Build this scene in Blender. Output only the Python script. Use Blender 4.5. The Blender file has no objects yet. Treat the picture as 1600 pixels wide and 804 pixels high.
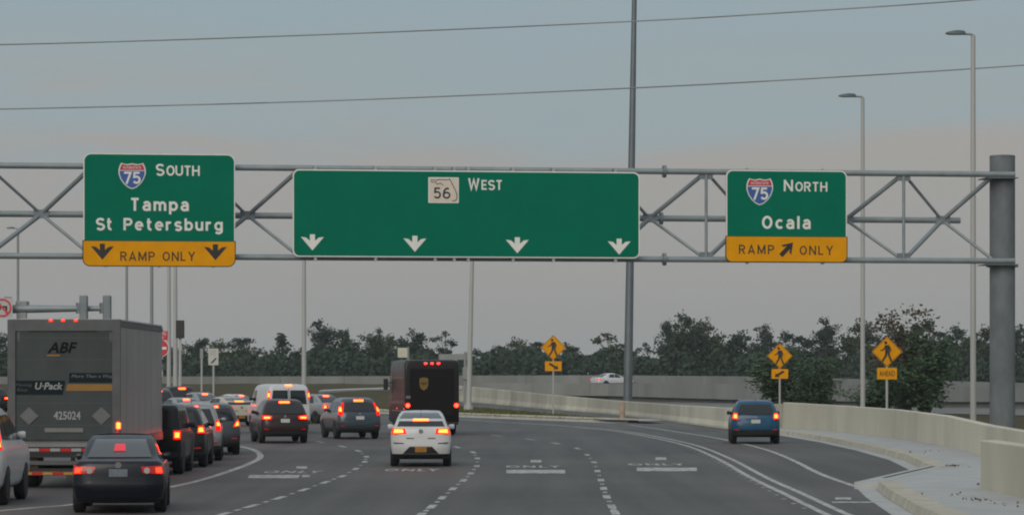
import bpy, math, random
from math import radians, sin, cos, pi, sqrt
from mathutils import Vector, Matrix

random.seed(7)
SC = bpy.context.scene
COL = SC.collection

# ---------------------------------------------------------------- camera
F, H, HY = 4500.0, 2.57, 587.0          # focal length in photo pixels, eye height, horizon row (photo is 1600 x 804)
cam_d = bpy.data.cameras.new('camera')
cam = bpy.data.objects.new('camera', cam_d)
COL.objects.link(cam)
cam.location = (0, 0, H)
cam.rotation_euler = (radians(90), 0, 0)
cam_d.sensor_width = 36.0
cam_d.sensor_fit = 'HORIZONTAL'
cam_d.lens = 36.0 * F / 1600.0
cam_d.shift_y = (HY - 402.0) / 1600.0
cam_d.clip_start = 0.5
cam_d.clip_end = 6000
SC.camera = cam

# ---------------------------------------------------------------- sky, sun, exposure
SUN_EL, SUN_AZ = radians(28), radians(200.6)      # soft light from behind, a little to the left
world = bpy.data.worlds.new('World')
SC.world = world
world.use_nodes = True
nt = world.node_tree
nt.nodes.clear()
N = nt.nodes.new
out = N('ShaderNodeOutputWorld'); bg = N('ShaderNodeBackground')
sky = N('ShaderNodeTexSky'); sky.sky_type = 'NISHITA'; sky.sun_disc = False
sky.sun_elevation = SUN_EL; sky.sun_rotation = SUN_AZ
sky.air_density = 2.0; sky.dust_density = 4.0
tc = N('ShaderNodeTexCoord')
sep = N('ShaderNodeSeparateXYZ'); nt.links.new(tc.outputs['Generated'], sep.inputs[0])
mp = N('ShaderNodeMapping'); mp.inputs['Scale'].default_value = (5.0, 5.0, 34.0); mp.inputs['Location'].default_value = (1.3, 0.4, 0.2)
nt.links.new(tc.outputs['Generated'], mp.inputs[0])
ns = N('ShaderNodeTexNoise'); ns.inputs['Scale'].default_value = 1.6; ns.inputs['Detail'].default_value = 5; ns.inputs['Roughness'].default_value = 0.5
nt.links.new(mp.outputs[0], ns.inputs['Vector'])
# elevation + cloud noise decide between warm low haze cloud and blue-grey upper cloud
ma = N('ShaderNodeMath'); ma.operation = 'MULTIPLY_ADD'; ma.inputs[1].default_value = 0.13; ma.inputs[2].default_value = -0.060
nt.links.new(ns.outputs['Fac'], ma.inputs[0])
ad = N('ShaderNodeMath'); ad.operation = 'ADD'
nt.links.new(sep.outputs['Z'], ad.inputs[0]); nt.links.new(ma.outputs[0], ad.inputs[1])
rp = N('ShaderNodeValToRGB')
el = rp.color_ramp.elements
el[0].position = 0.0; el[0].color = (3.40, 3.40, 3.36, 1)
el[1].position = 1.0; el[1].color = (5.6, 6.1, 6.5, 1)
for p, c in ((0.040, (3.50, 3.50, 3.44, 1)), (0.075, (3.60, 3.55, 3.52, 1)), (0.098, (3.12, 3.75, 4.08, 1)), (0.15, (2.92, 3.8, 4.32, 1)), (0.35, (3.4, 4.0, 4.5, 1))):
    e = el.new(p); e.color = c
nt.links.new(ad.outputs[0], rp.inputs[0])
mx = N('ShaderNodeMixRGB'); mx.inputs[0].default_value = 0.92
nt.links.new(sky.outputs[0], mx.inputs[1]); nt.links.new(rp.outputs[0], mx.inputs[2])
nt.links.new(mx.outputs[0], bg.inputs[0]); bg.inputs[1].default_value = 0.10
nt.links.new(bg.outputs[0], out.inputs[0])

sun_d = bpy.data.lights.new('sun', 'SUN')
sun_d.energy = 1.25; sun_d.angle = radians(40); sun_d.color = (1.0, 0.93, 0.84)
sun = bpy.data.objects.new('sun', sun_d); COL.objects.link(sun)
# light travels forward (+y), a little to the right, and down
dvec = Vector((0.35 * cos(SUN_EL), 0.93 * cos(SUN_EL), -sin(SUN_EL)))
sun.rotation_euler = dvec.to_track_quat('-Z', 'Y').to_euler()

SC.view_settings.view_transform = 'Standard'
SC.view_settings.look = 'None'
SC.view_settings.gamma = 1.0
SC.view_settings.exposure = 0.0
SC.view_settings.use_curve_mapping = False
SC.cycles.max_bounces = 6
SC.cycles.use_denoising = True
SC.cycles.filter_width = 2.0
SC.cycles.sample_clamp_indirect = 8.0

# ---------------------------------------------------------------- helpers
def G(px, py, z=0.0):
    Y = F * (H - z) / (py - HY)
    return ((px - 800.0) * Y / F, Y)
def XA(px, Y): return (px - 800.0) * Y / F
def ZA(py, Y): return H + (HY - py) * Y / F

def tag(o, label=None, cat=None, group=None, kind=None):
    if label: o['label'] = label
    if cat: o['category'] = cat
    if group: o['group'] = group
    if kind: o['kind'] = kind
    return o

def empty(name, loc=(0, 0, 0), rz=0.0):
    o = bpy.data.objects.new(name, None)
    o.empty_display_size = 0.3
    COL.objects.link(o); o.location = loc; o.rotation_euler = (0, 0, rz)
    return o

class MB:
    def __init__(s): s.v = []; s.f = []
    def add(s, vs, fs):
        n = len(s.v); s.v += [tuple(v) for v in vs]; s.f += [tuple(i + n for i in f) for f in fs]; return s
    def box(s, x0, x1, y0, y1, z0, z1):
        return s.add([(x0,y0,z0),(x1,y0,z0),(x1,y1,z0),(x0,y1,z0),(x0,y0,z1),(x1,y0,z1),(x1,y1,z1),(x0,y1,z1)],
                     [(0,3,2,1),(4,5,6,7),(0,1,5,4),(1,2,6,5),(2,3,7,6),(3,0,4,7)])
    def bevbox(s, x0, x1, y0, y1, z0, z1, b):
        # box with chamfered vertical edges and chamfered top edges
        def ring(i, z):
            a, c, d, e = x0 + i, x1 - i, y0 + i, y1 - i
            return [(a+b,d,z),(c-b,d,z),(c,d+b,z),(c,e-b,z),(c-b,e,z),(a+b,e,z),(a,e-b,z),(a,d+b,z)]
        R = [ring(b*0.7, z0), ring(0, z0+b), ring(0, z1-b), ring(b*0.7, z1)]
        return s.loft(R, True)
    def cyl(s, p0, p1, r0, r1=None, n=12, cap=True):
        r1 = r0 if r1 is None else r1
        p0, p1 = Vector(p0), Vector(p1); d = (p1 - p0).normalized()
        a = d.orthogonal().normalized(); b = d.cross(a)
        vs = []
        for p, r in ((p0, r0), (p1, r1)):
            for i in range(n):
                t = 2*pi*i/n; vs.append(p + (a*cos(t) + b*sin(t))*r)
        fs = [(i, (i+1) % n, n + (i+1) % n, n+i) for i in range(n)]
        if cap: fs += [tuple(range(n-1, -1, -1)), tuple(range(n, 2*n))]
        return s.add(vs, fs)
    def tube(s, pts, r, n=8):
        for i in range(len(pts)-1): s.cyl(pts[i], pts[i+1], r[i] if isinstance(r, (list, tuple)) else r, r[i+1] if isinstance(r, (list, tuple)) else r, n, cap=(i in (0, len(pts)-2)))
        return s
    def loft(s, rings, cap=True):
        n = len(rings[0]); vs = [p for r in rings for p in r]; fs = []
        for k in range(len(rings)-1):
            for i in range(n):
                j = (i+1) % n
                fs.append((k*n+i, k*n+j, (k+1)*n+j, (k+1)*n+i))
        if cap: fs += [tuple(range(n-1, -1, -1)), tuple(range((len(rings)-1)*n, len(rings)*n))]
        return s.add(vs, fs)
    def prism(s, poly, y0, y1):
        """polygon in the x-z plane (counter-clockwise seen from -y), front at y0, back at y1"""
        n = len(poly)
        vs = [(x, y0, z) for x, z in poly] + [(x, y1, z) for x, z in poly]
        fs = [tuple(range(n)), tuple(range(2*n-1, n-1, -1))] + [(i, n+i, n+(i+1) % n, (i+1) % n) for i in range(n)]
        return s.add(vs, fs)
    def sheet(s, pts, z=0.0):
        return s.add([(p[0], p[1], p[2] if len(p) > 2 else z) for p in pts], [tuple(range(len(pts)))])
    def lathe_x(s, prof, n=24, cx=0.0):
        """profile (x, r) turned about the x axis"""
        vs = [(cx + x, r*cos(2*pi*i/n), r*sin(2*pi*i/n)) for x, r in prof for i in range(n)]
        m = len(prof)
        fs = [(k*n+i, k*n+(i+1) % n, (k+1)*n+(i+1) % n, (k+1)*n+i) for k in range(m-1) for i in range(n)]
        fs += [tuple(range(n-1, -1, -1)), tuple(range((m-1)*n, m*n))]
        return s.add(vs, fs)
    def mesh(s, name, mat, smooth=0):
        me = bpy.data.meshes.new(name)
        me.from_pydata(s.v, [], s.f); me.update()
        if mat: me.materials.append(mat)
        if smooth:
            me.polygons.foreach_set('use_smooth', [True]*len(me.polygons))
            me.set_sharp_from_angle(angle=radians(smooth))
        return me
    def build(s, name, mat, parent=None, smooth=0, loc=None):
        o = bpy.data.objects.new(name, s.mesh(name, mat, smooth)); COL.objects.link(o)
        if parent is not None: o.parent = parent
        if loc: o.location = loc
        return o

def inst(name, me, parent=None, loc=(0, 0, 0), rot=(0, 0, 0), sc=None):
    o = bpy.data.objects.new(name, me); COL.objects.link(o)
    if parent is not None: o.parent = parent
    o.location = loc; o.rotation_euler = rot
    if sc: o.scale = sc
    return o

def rrect(x0, x1, z0, z1, r, n=5, rb=None):
    rb = r if rb is None else rb
    pts = []
    for cx, cz, a0, rr in ((x1, z0, -90, rb), (x1, z1, 0, r), (x0, z1, 90, r), (x0, z0, 180, rb)):
        ox = cx - rr if cx == x1 else cx + rr
        oz = cz - rr if cz == z1 else cz + rr
        for i in range(n+1):
            t = radians(a0 + 90.0*i/n); pts.append((ox + rr*cos(t), oz + rr*sin(t)))
    return pts

# ---------------------------------------------------------------- materials
MATS = {}
def mat(name, col, rough=0.7, metal=0.0, var=0.0, scale=1.0, bump=0.0, bscale=None, coat=0.0, emis=None, estr=0.0, spec=0.5, stretch=None, col2=None, per_obj=0.0):
    if name in MATS: return MATS[name]
    m = bpy.data.materials.new(name); m.use_nodes = True
    t = m.node_tree; b = t.nodes['Principled BSDF']
    b.inputs['Base Color'].default_value = (*col, 1); b.inputs['Roughness'].default_value = rough
    b.inputs['Metallic'].default_value = metal; b.inputs['Coat Weight'].default_value = coat
    b.inputs['Specular IOR Level'].default_value = spec
    if emis: b.inputs['Emission Color'].default_value = (*emis, 1); b.inputs['Emission Strength'].default_value = estr
    if var or bump:
        co = t.nodes.new('ShaderNodeTexCoord'); mpn = t.nodes.new('ShaderNodeMapping')
        mpn.inputs['Scale'].default_value = stretch or (1, 1, 1)
        t.links.new(co.outputs['Object'], mpn.inputs[0])
        nz = t.nodes.new('ShaderNodeTexNoise'); nz.inputs['Scale'].default_value = scale; nz.inputs['Detail'].default_value = 6; nz.inputs['Roughness'].default_value = 0.6
        t.links.new(mpn.outputs[0], nz.inputs['Vector'])
        if var:
            r = t.nodes.new('ShaderNodeValToRGB')
            c2 = col2 or tuple(min(1, c*(1+var)) for c in col)
            r.color_ramp.elements[0].position = 0.3; r.color_ramp.elements[0].color = (*[c*(1-var) for c in col], 1)
            r.color_ramp.elements[1].position = 0.7; r.color_ramp.elements[1].color = (*c2, 1)
            t.links.new(nz.outputs['Fac'], r.inputs[0])
            src = r.outputs[0]
            if per_obj:
                oi = t.nodes.new('ShaderNodeObjectInfo'); mr = t.nodes.new('ShaderNodeMapRange')
                mr.inputs['To Min'].default_value = 1-per_obj; mr.inputs['To Max'].default_value = 1+per_obj
                t.links.new(oi.outputs['Random'], mr.inputs['Value'])
                hs = t.nodes.new('ShaderNodeHueSaturation'); t.links.new(mr.outputs[0], hs.inputs['Value'])
                t.links.new(src, hs.inputs['Color']); src = hs.outputs[0]
            t.links.new(src, b.inputs['Base Color'])
            rr = t.nodes.new('ShaderNodeMapRange'); rr.inputs['To Min'].default_value = max(0.02, rough-0.08); rr.inputs['To Max'].default_value = min(1, rough+0.08)
            t.links.new(nz.outputs['Fac'], rr.inputs['Value']); t.links.new(rr.outputs[0], b.inputs['Roughness'])
        if bump:
            n2 = t.nodes.new('ShaderNodeTexNoise'); n2.inputs['Scale'].default_value = bscale or scale*8; n2.inputs['Detail'].default_value = 4
            t.links.new(co.outputs['Object'], n2.inputs['Vector'])
            bp = t.nodes.new('ShaderNodeBump'); bp.inputs['Strength'].default_value = bump; bp.inputs['Distance'].default_value = 0.03
            t.links.new(n2.outputs['Fac'], bp.inputs['Height']); t.links.new(bp.outputs[0], b.inputs['Normal'])
    MATS[name] = m
    return m

def asphalt_mat():
    m = bpy.data.materials.new('asphalt'); m.use_nodes = True; t = m.node_tree; b = t.nodes['Principled BSDF']
    co = t.nodes.new('ShaderNodeTexCoord')
    a = t.nodes.new('ShaderNodeTexNoise'); a.inputs['Scale'].default_value = 0.09; a.inputs['Detail'].default_value = 4
    t.links.new(co.outputs['Object'], a.inputs['Vector'])
    g = t.nodes.new('ShaderNodeTexNoise'); g.inputs['Scale'].default_value = 5; g.inputs['Detail'].default_value = 3
    t.links.new(co.outputs['Object'], g.inputs['Vector'])
    mpn = t.nodes.new('ShaderNodeMapping'); mpn.inputs['Scale'].default_value = (1.1, 0.035, 1)
    t.links.new(co.outputs['Object'], mpn.inputs[0])
    w = t.nodes.new('ShaderNodeTexNoise'); w.inputs['Scale'].default_value = 1.0; w.inputs['Detail'].default_value = 3
    t.links.new(mpn.outputs[0], w.inputs['Vector'])
    r = t.nodes.new('ShaderNodeValToRGB')
    r.color_ramp.elements[0].position = 0.38; r.color_ramp.elements[0].color = (0.063, 0.062, 0.061, 1)
    r.color_ramp.elements[1].position = 0.62; r.color_ramp.elements[1].color = (0.124, 0.118, 0.112, 1)
    def mul(x, k):
        n = t.nodes.new('ShaderNodeMath'); n.operation = 'MULTIPLY'; n.inputs[1].default_value = k; t.links.new(x, n.inputs[0]); return n.outputs[0]
    def addn(x, y):
        n = t.nodes.new('ShaderNodeMath'); n.operation = 'ADD'; t.links.new(x, n.inputs[0]); t.links.new(y, n.inputs[1]); return n.outputs[0]
    t.links.new(addn(addn(mul(a.outputs['Fac'], 0.4), mul(g.outputs['Fac'], 0.25)), mul(w.outputs['Fac'], 0.35)), r.inputs[0])
    t.links.new(r.outputs[0], b.inputs['Base Color'])
    b.inputs['Roughness'].default_value = 0.72; b.inputs['Specular IOR Level'].default_value = 0.35
    bp = t.nodes.new('ShaderNodeBump'); bp.inputs['Strength'].default_value = 0.25; bp.inputs['Distance'].default_value = 0.01
    t.links.new(g.outputs['Fac'], bp.inputs['Height']); t.links.new(bp.outputs[0], b.inputs['Normal'])
    return m
M_ASPH = asphalt_mat()
def worn_paint():
    m = mat('road_paint', (0.50, 0.495, 0.47), 0.75, var=0.12, scale=2.0); t = m.node_tree; b = t.nodes['Principled BSDF']
    src = b.inputs['Base Color'].links[0].from_socket
    co = t.nodes.new('ShaderNodeTexCoord'); mpn = t.nodes.new('ShaderNodeMapping'); mpn.inputs['Scale'].default_value = (2.4, 0.55, 1)
    t.links.new(co.outputs['Object'], mpn.inputs[0])
    n = t.nodes.new('ShaderNodeTexNoise'); n.inputs['Scale'].default_value = 2.2; n.inputs['Detail'].default_value = 8; n.inputs['Roughness'].default_value = .7
    t.links.new(mpn.outputs[0], n.inputs['Vector'])
    r = t.nodes.new('ShaderNodeMapRange'); r.inputs['From Min'].default_value = .36; r.inputs['From Max'].default_value = .60; r.inputs['To Min'].default_value = 0.65; r.inputs['To Max'].default_value = 0.0
    t.links.new(n.outputs['Fac'], r.inputs['Value'])
    x = t.nodes.new('ShaderNodeMixRGB'); t.links.new(r.outputs[0], x.inputs[0]); t.links.new(src, x.inputs[1]); x.inputs[2].default_value = (.10, .098, .095, 1)
    t.links.new(x.outputs[0], b.inputs['Base Color']); return m
M_PAINT = worn_paint()
M_GRASS = mat('dry_grass', (0.080, 0.066, 0.036), 0.95, var=0.35, scale=0.25, bump=0.6, bscale=6, spec=0.1, col2=(0.095, 0.086, 0.045))
M_GRASSG = mat('green_grass', (0.090, 0.098, 0.030), 0.95, var=0.4, scale=0.5, bump=0.8, bscale=8, spec=0.1, col2=(0.11, 0.115, 0.035))
M_BLADE = mat('grass_blades', (0.11, 0.115, 0.038), 0.9, var=0.4, scale=1.5, spec=0.1)
M_CONC = mat('barrier_concrete', (0.56, 0.525, 0.42), 0.85, var=0.13, scale=0.7, bump=0.15, bscale=14, stretch=(0.6, 0.45, 0.22), per_obj=0.12)
M_CONCG = mat('weathered_concrete', (0.205, 0.21, 0.20), 0.88, var=0.2, scale=0.35, bump=0.1, bscale=8, stretch=(1, 1, 0.25), per_obj=0.10)
M_WALK = mat('sidewalk_concrete', (0.40, 0.405, 0.40), 0.85, var=0.12, scale=0.9, bump=0.1, bscale=20)
M_KERB = mat('kerb_concrete', (0.44, 0.41, 0.33), 0.85, var=0.2, scale=1.6, bump=0.15, bscale=16)
M_GALV = mat('galvanized_steel', (0.26, 0.295, 0.305), 0.55, 0.4, var=0.14, scale=2.2, bump=0.03)
M_GALVD = mat('dull_steel', (0.20, 0.225, 0.24), 0.55, 0.4, var=0.2, scale=1.5)
M_MAST = mat('mast_steel', (0.16, 0.18, 0.195), 0.5, 0.5, var=0.15, scale=0.6)
M_POLE = mat('pale_pole', (0.42, 0.42, 0.40), 0.6, 0.1, var=0.1, scale=0.8, stretch=(1, 1, 0.1))
M_POLEG = mat('grey_pole', (0.27, 0.28, 0.28), 0.6, 0.2, var=0.12, scale=0.8, stretch=(1, 1, 0.1))
M_LAMP = mat('lamp_housing', (0.10, 0.125, 0.125), 0.5, 0.3, var=0.1, scale=4)
M_GREEN = mat('sign_green', (0.001, 0.155, 0.092), 0.6, var=0.06, scale=1.0, spec=0.05)
M_WHITE = mat('sign_white', (0.76, 0.74, 0.69), 0.5, var=0.05, scale=5)
M_YEL = mat('sign_yellow', (0.74, 0.315, 0.004), 0.55, spec=0.08, var=0.08, scale=2)
M_BLK = mat('sign_black', (0.018, 0.018, 0.018), 0.5, var=0.1, scale=3)
M_BLUE = mat('shield_blue', (0.035, 0.105, 0.34), 0.45, var=0.08, scale=3)
M_RED = mat('shield_red', (0.50, 0.035, 0.05), 0.45, var=0.08, scale=3)
M_ALU = mat('sign_aluminium', (0.42, 0.43, 0.44), 0.45, 0.7, var=0.08, scale=2)
M_TYRE = mat('tyre_rubber', (0.014, 0.014, 0.015), 0.8, var=0.2, scale=6)
M_RIM = mat('wheel_alloy', (0.25, 0.25, 0.26), 0.35, 0.8, var=0.1, scale=5)
M_TRIM = mat('black_plastic', (0.017, 0.017, 0.018), 0.65, var=0.15, scale=4)
M_GLASS = mat('tinted_glass', (0.011, 0.012, 0.014), 0.06, var=0.1, scale=1, spec=0.7)
M_GLASSL = mat('sky_sheen_glass', (0.055, 0.062, 0.066), 0.04, var=0.1, scale=1, spec=1.0)  # opaque; lighter base colour paints in the sky reflected by rear windows
M_LENS = mat('taillight_lens', (0.30, 0.004, 0.004), 0.35, emis=(1.0, 0.006, 0.004), estr=1.1, var=0.1, scale=6, spec=0.15)
M_LENSDIM = mat('faint_glow_red', (0.33, 0.012, 0.015), 0.2, var=0.1, scale=6, emis=(1, 0.03, 0.02), estr=0.12)  # faint red glow added, also on reflectors and tape that are no lamps
M_LAMPON = mat('brake_lamp', (0.8, 0.1, 0.05), 0.3, emis=(1.0, 0.036, 0.004), estr=26.0, var=0.05, scale=6)
M_LAMPSOFT = mat('tail_lamp', (0.8, 0.05, 0.03), 0.3, emis=(1.0, 0.014, 0.002), estr=8.0, var=0.05, scale=6)
M_PLATE = mat('plate_white', (0.5, 0.5, 0.48), 0.5, var=0.1, scale=20)
M_PLATEO = mat('plate_orange', (0.42, 0.19, 0.04), 0.5, var=0.25, scale=14)
M_CHROME = mat('chrome_trim', (0.5, 0.5, 0.52), 0.15, 1.0, var=0.03, scale=3)
def paint(name, col, rough=0.32, coat=0.35): return mat(name, col, rough, 0.0, var=0.08, scale=1.2, coat=coat, spec=0.35)
P_NAVY = paint('navy_paint', (0.004, 0.006, 0.013), 0.35, 0.2)
P_WHITE = paint('white_paint', (0.60, 0.60, 0.60), 0.3)
P_BLACK = paint('black_paint', (0.007, 0.007, 0.008), 0.35, 0.2)
P_SILVER = mat('silver_paint', (0.33, 0.33, 0.33), 0.3, 0.5, var=0.06, scale=1.2, coat=0.6)
P_DKGREY = mat('dark_grey_paint', (0.045, 0.053, 0.062), 0.3, 0.3, var=0.06, scale=1.2, coat=0.6)
P_TEALG = mat('slate_paint', (0.040, 0.062, 0.078), 0.32, 0.25, var=0.06, scale=1.2, coat=0.6)
P_BLUE = paint('blue_paint', (0.002, 0.070, 0.150))
P_CREAM = paint('cream_paint', (0.50, 0.46, 0.36))
P_PLUM = paint('plum_paint', (0.030, 0.014, 0.016))
P_BROWN = paint('van_brown', (0.0075, 0.005, 0.0055), 0.4, 0.12)

_fcache = {}
def text_mesh(txt, w=None, h=None, bold=0.0, space=1.0, extrude=0.006, shear=0.0, name='lettering'):
    """flat lettering standing in the x-z plane, lower-left corner of its bounds at the origin, facing -y"""
    cu = bpy.data.curves.new(name, 'FONT'); cu.body = txt; cu.offset = bold; cu.space_character = space; cu.shear = shear
    cu.extrude = 0.0; cu.resolution_u = 3
    ob = bpy.data.objects.new(name, cu); COL.objects.link(ob)
    dg = bpy.context.evaluated_depsgraph_get(); dg.update()
    me = bpy.data.meshes.new_from_object(ob.evaluated_get(dg))
    bpy.data.objects.remove(ob); bpy.data.curves.remove(cu)
    vs = [v.co.copy() for v in me.vertices]; fs = [tuple(p.vertices) for p in me.polygons]
    bpy.data.meshes.remove(me)
    x0 = min(v.x for v in vs); x1 = max(v.x for v in vs); y0 = min(v.y for v in vs); y1 = max(v.y for v in vs)
    sx = w/(x1-x0) if w else None; sy = h/(y1-y0) if h else None
    sx = sx or sy; sy = sy or sx
    b = MB()
    b.add([((v.x-x0)*sx, 0.0, (v.y-y0)*sy) for v in vs], fs)
    # sides
    from collections import Counter
    cnt = Counter()
    for f in fs:
        for i in range(len(f)): cnt[frozenset((f[i], f[(i+1) % len(f)]))] += 1
    n = len(vs)
    b.v += [(x, extrude, z) for x, _, z in b.v[:n]]
    for f in fs:
        for i in range(len(f)):
            a, c = f[i], f[(i+1) % len(f)]
            if cnt[frozenset((a, c))] == 1: b.f.append((c, a, a+n, c+n))
    return b, (x1-x0)*sx, (y1-y0)*sy

def put_text(txt, parent, x, y, z, w=None, h=None, m=None, name='lettering', **k):
    b, W, HH = text_mesh(txt, w, h, **k)
    o = b.build(name, m or M_WHITE, parent, loc=(x, y, z))
    return o

# ---------------------------------------------------------------- highway lettering drawn with even strokes
def _arc(cx, cy, rx, ry, a0, a1, n=12): return [(cx+rx*cos(radians(a0+(a1-a0)*i/n)), cy+ry*sin(radians(a0+(a1-a0)*i/n))) for i in range(n+1)]
def _S(w, h): return [_arc(w/2, h*.70, w/2, h*.215, 25, 270) + _arc(w/2, h*.27, w/2, h*.215, 90, -155)]
GLY = {
 'A': [[(0, 0), (.33, .93), (.66, 0)], [(.11, .27), (.55, .27)]], 'E': [[(.48, .915), (0, .915), (0, .085), (.48, .085)], [(0, .5), (.42, .5)]],
 'H': [[(0, 0), (0, 1)], [(.58, 0), (.58, 1)], [(0, .5), (.58, .5)]], 'L': [[(0, 1), (0, .085), (.46, .085)]],
 'M': [[(0, 0), (0, 1)], [(.0, .95), (.36, .15), (.72, .95)], [(.72, 0), (.72, 1)]], 'N': [[(0, 0), (0, 1)], [(.0, .96), (.6, .04)], [(.6, 0), (.6, 1)]],
 'O': [_arc(.32, .5, .32, .415, 0, 360, 28)], 'P': [[(0, 0), (0, .915), (.3, .915)] + _arc(.3, .69, .24, .225, 90, -90) + [(0, .465)]],
 'R': [[(0, 0), (0, .915), (.3, .915)] + _arc(.3, .70, .24, .215, 90, -90) + [(0, .485)], [(.28, .485), (.55, 0)]],
 'S': _S(.56, 1), 'T': [[(0, .915), (.58, .915)], [(.29, 0), (.29, .9)]], 'U': [[(0, 1), (0, .36)] + _arc(.29, .36, .29, .275, 180, 360) + [(.58, 1)]],
 'W': [[(0, 1), (.19, .06), (.40, .86), (.61, .06), (.80, 1)]], 'Y': [[(0, 1), (.31, .46), (.62, 1)], [(.31, .46), (.31, 0)]],
 'a': [_arc(.23, .46, .22, .215, 155, 0) + [(.45, 0)], [(.45, .41), (.2, .41)] + _arc(.2, .24, .2, .17, 90, 270) + [(.30, .08), (.45, .2)]],
 'b': [[(0, 0), (0, 1)], _arc(.25, .37, .25, .29, 0, 360, 24)], 'c': [_arc(.25, .37, .25, .29, 45, 315, 20)],
 'e': [[(0.02, .38), (.5, .38)] + _arc(.25, .37, .25, .29, 5, 312, 20)], 'g': [_arc(.25, .37, .25, .28, 0, 360, 24), [(.5, .74), (.5, -.02)] + _arc(.25, -.02, .25, .17, 0, -150)],
 'l': [[(0, 0), (0, 1)]], 'm': [[(0, 0), (0, .74)], _arc(.2, .44, .2, .21, 180, 0) + [(.4, 0)], _arc(.6, .44, .2, .21, 180, 0) + [(.8, 0)]],
 'p': [[(0, -.26), (0, .74)], _arc(.25, .37, .25, .28, 0, 360, 24)], 'r': [[(0, 0), (0, .74)], _arc(.22, .42, .22, .23, 180, 60)],
 's': _S(.44, .74), 't': [[(.14, .98), (.14, .26)] + _arc(.32, .26, .18, .18, 180, 285), [(0, .68), (.36, .68)]],
 'u': [[(0, .74), (0, .29)] + _arc(.23, .29, .23, .21, 180, 360) + [(.46, .30)], [(.46, 0), (.46, .74)]],
 '5': [[(.5, .915), (.08, .915), (.05, .56)] + _arc(.25, .345, .26, .26, 125, -150)], '6': [_arc(.27, .32, .27, .235, 0, 360, 24), [(.47, .86), (.34, .915), (.2, .87), (.06, .68), (.0, .34)]],
 '7': [[(0, .915), (.54, .915), (.2, 0)]],
}
def stroke_text(txt, parent, x, y, z, w, h, m, weight=.17, name='lettering'):
    """even-stroke capitals of height h standing on z, spread over width w, lower left at x"""
    wid = {c: max(p[0] for st in GLY[c] for p in st) for c in set(txt)}
    hw = weight/2; xs_ = h; n = len(txt)
    tot = sum(wid[c]+weight for c in txt)*h
    gap = (w-tot)/max(1, n-1)
    if gap < .07*h: xs_ = h*max(.5, (w-.07*h*(n-1))/tot); gap = .07*h
    b = MB(); cx = x
    for c in txt:
        cx += hw*xs_
        for si, st in enumerate(GLY[c]):
            P = [Vector((cx+p[0]*xs_, z+p[1]*h)) for p in st]; Q = [P[0]]
            for p in P[1:]:
                if (p-Q[-1]).length > h*.004: Q.append(p)
            P = Q
            closed = (P[0]-P[-1]).length < h*.03
            if closed: P = P[:-1]
            k = len(P); Lf, Rt = [], []
            for i in range(k):
                d0 = (P[i]-P[i-1]).normalized() if (i > 0 or closed) else None
                d1 = (P[(i+1) % k]-P[i]).normalized() if (i < k-1 or closed) else None
                if d0 is None: d0 = d1
                if d1 is None: d1 = d0
                n0 = Vector((-d0.y, d0.x)); n1 = Vector((-d1.y, d1.x)); mm = (n0+n1)
                mm = mm.normalized() if mm.length > 1e-4 else n0
                q = hw*h/max(.38, mm.dot(n0)); Lf.append(P[i]+mm*q); Rt.append(P[i]-mm*q)
            yy = y-.0012*si; base = len(b.v)
            for i in range(k): b.v += [(Lf[i].x, yy, Lf[i].y), (Rt[i].x, yy, Rt[i].y), (Lf[i].x, y+.006, Lf[i].y), (Rt[i].x, y+.006, Rt[i].y)]
            for i in range(k if closed else k-1):
                a, e = base+4*i, base+4*((i+1) % k)
                b.f += [(a, a+1, e+1, e), (a, e, e+2, a+2), (a+1, a+3, e+3, e+1)]
            if not closed:
                b.f += [(base, base+2, base+3, base+1)]; e = base+4*(k-1); b.f += [(e, e+1, e+3, e+2)]
        cx += wid[c]*xs_+hw*xs_+gap
    return b.build(name, m, parent)

# ================================================================ GROUND, ROAD, FIELD
g = MB().sheet([(-1400, -60), (1400, -60), (1400, 2500), (-1400, 2500)], -0.06).build('ground', M_GRASS); tag(g, kind='structure')

BAR_R = [(14.0, 60, 1.05), (14.3, 80.6, 1.05), (14.6, 88, 1.08), (15.15, 100, 1.2), (15.1, 113, 1.27), (14.1, 127, 1.30), (12.75, 134, 1.35)]
BAR_L = [(12.6, 135.2, 1.28), (10.65, 141, 1.02), (9.2, 165, .93), (6.9, 195, .93), (3.0, 224, 1.12), (-3.8, 283, 1.5), (-9.5, 320, 1.8)]
road_pts = [(-75, -40), (14.2, -40)] + [(x+0.1, y) for x, y, _ in BAR_R] + [(x+0.1, y) for x, y, _ in BAR_L[1:6]] + [(-20, 262), (-75, 250)]
road = MB().sheet(road_pts, 0.0).build('road', M_ASPH); tag(road, kind='structure')

# rising field in front of the far wall
FIELD = lambda Y: 0.02 + 1.73 * max(0.0, min(1.0, (Y-222)/80.0))
b = MB(); rows = [222, 235, 250, 265, 280, 295, 306]
xs = [(-80, -9.6), (-80, -9.9), (-82, -10.2), (-84, -10.6), (-86, -11.0), (-88, -11.4), (-90, -11.8)]
vs = []; NX = 24
for k, Y in enumerate(rows):
    for i in range(NX+1):
        x = xs[k][0] + (xs[k][1]-xs[k][0])*i/NX
        vs.append((x, Y + 1.5*sin(i*1.3), FIELD(Y) + 0.05*sin(i*2.1+k)))
fs = [(k*(NX+1)+i, k*(NX+1)+i+1, (k+1)*(NX+1)+i+1, (k+1)*(NX+1)+i) for k in range(len(rows)-1) for i in range(NX)]
fld = b.add(vs, fs).build('grass_field', M_GRASS, smooth=60); tag(fld, kind='structure')
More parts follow.
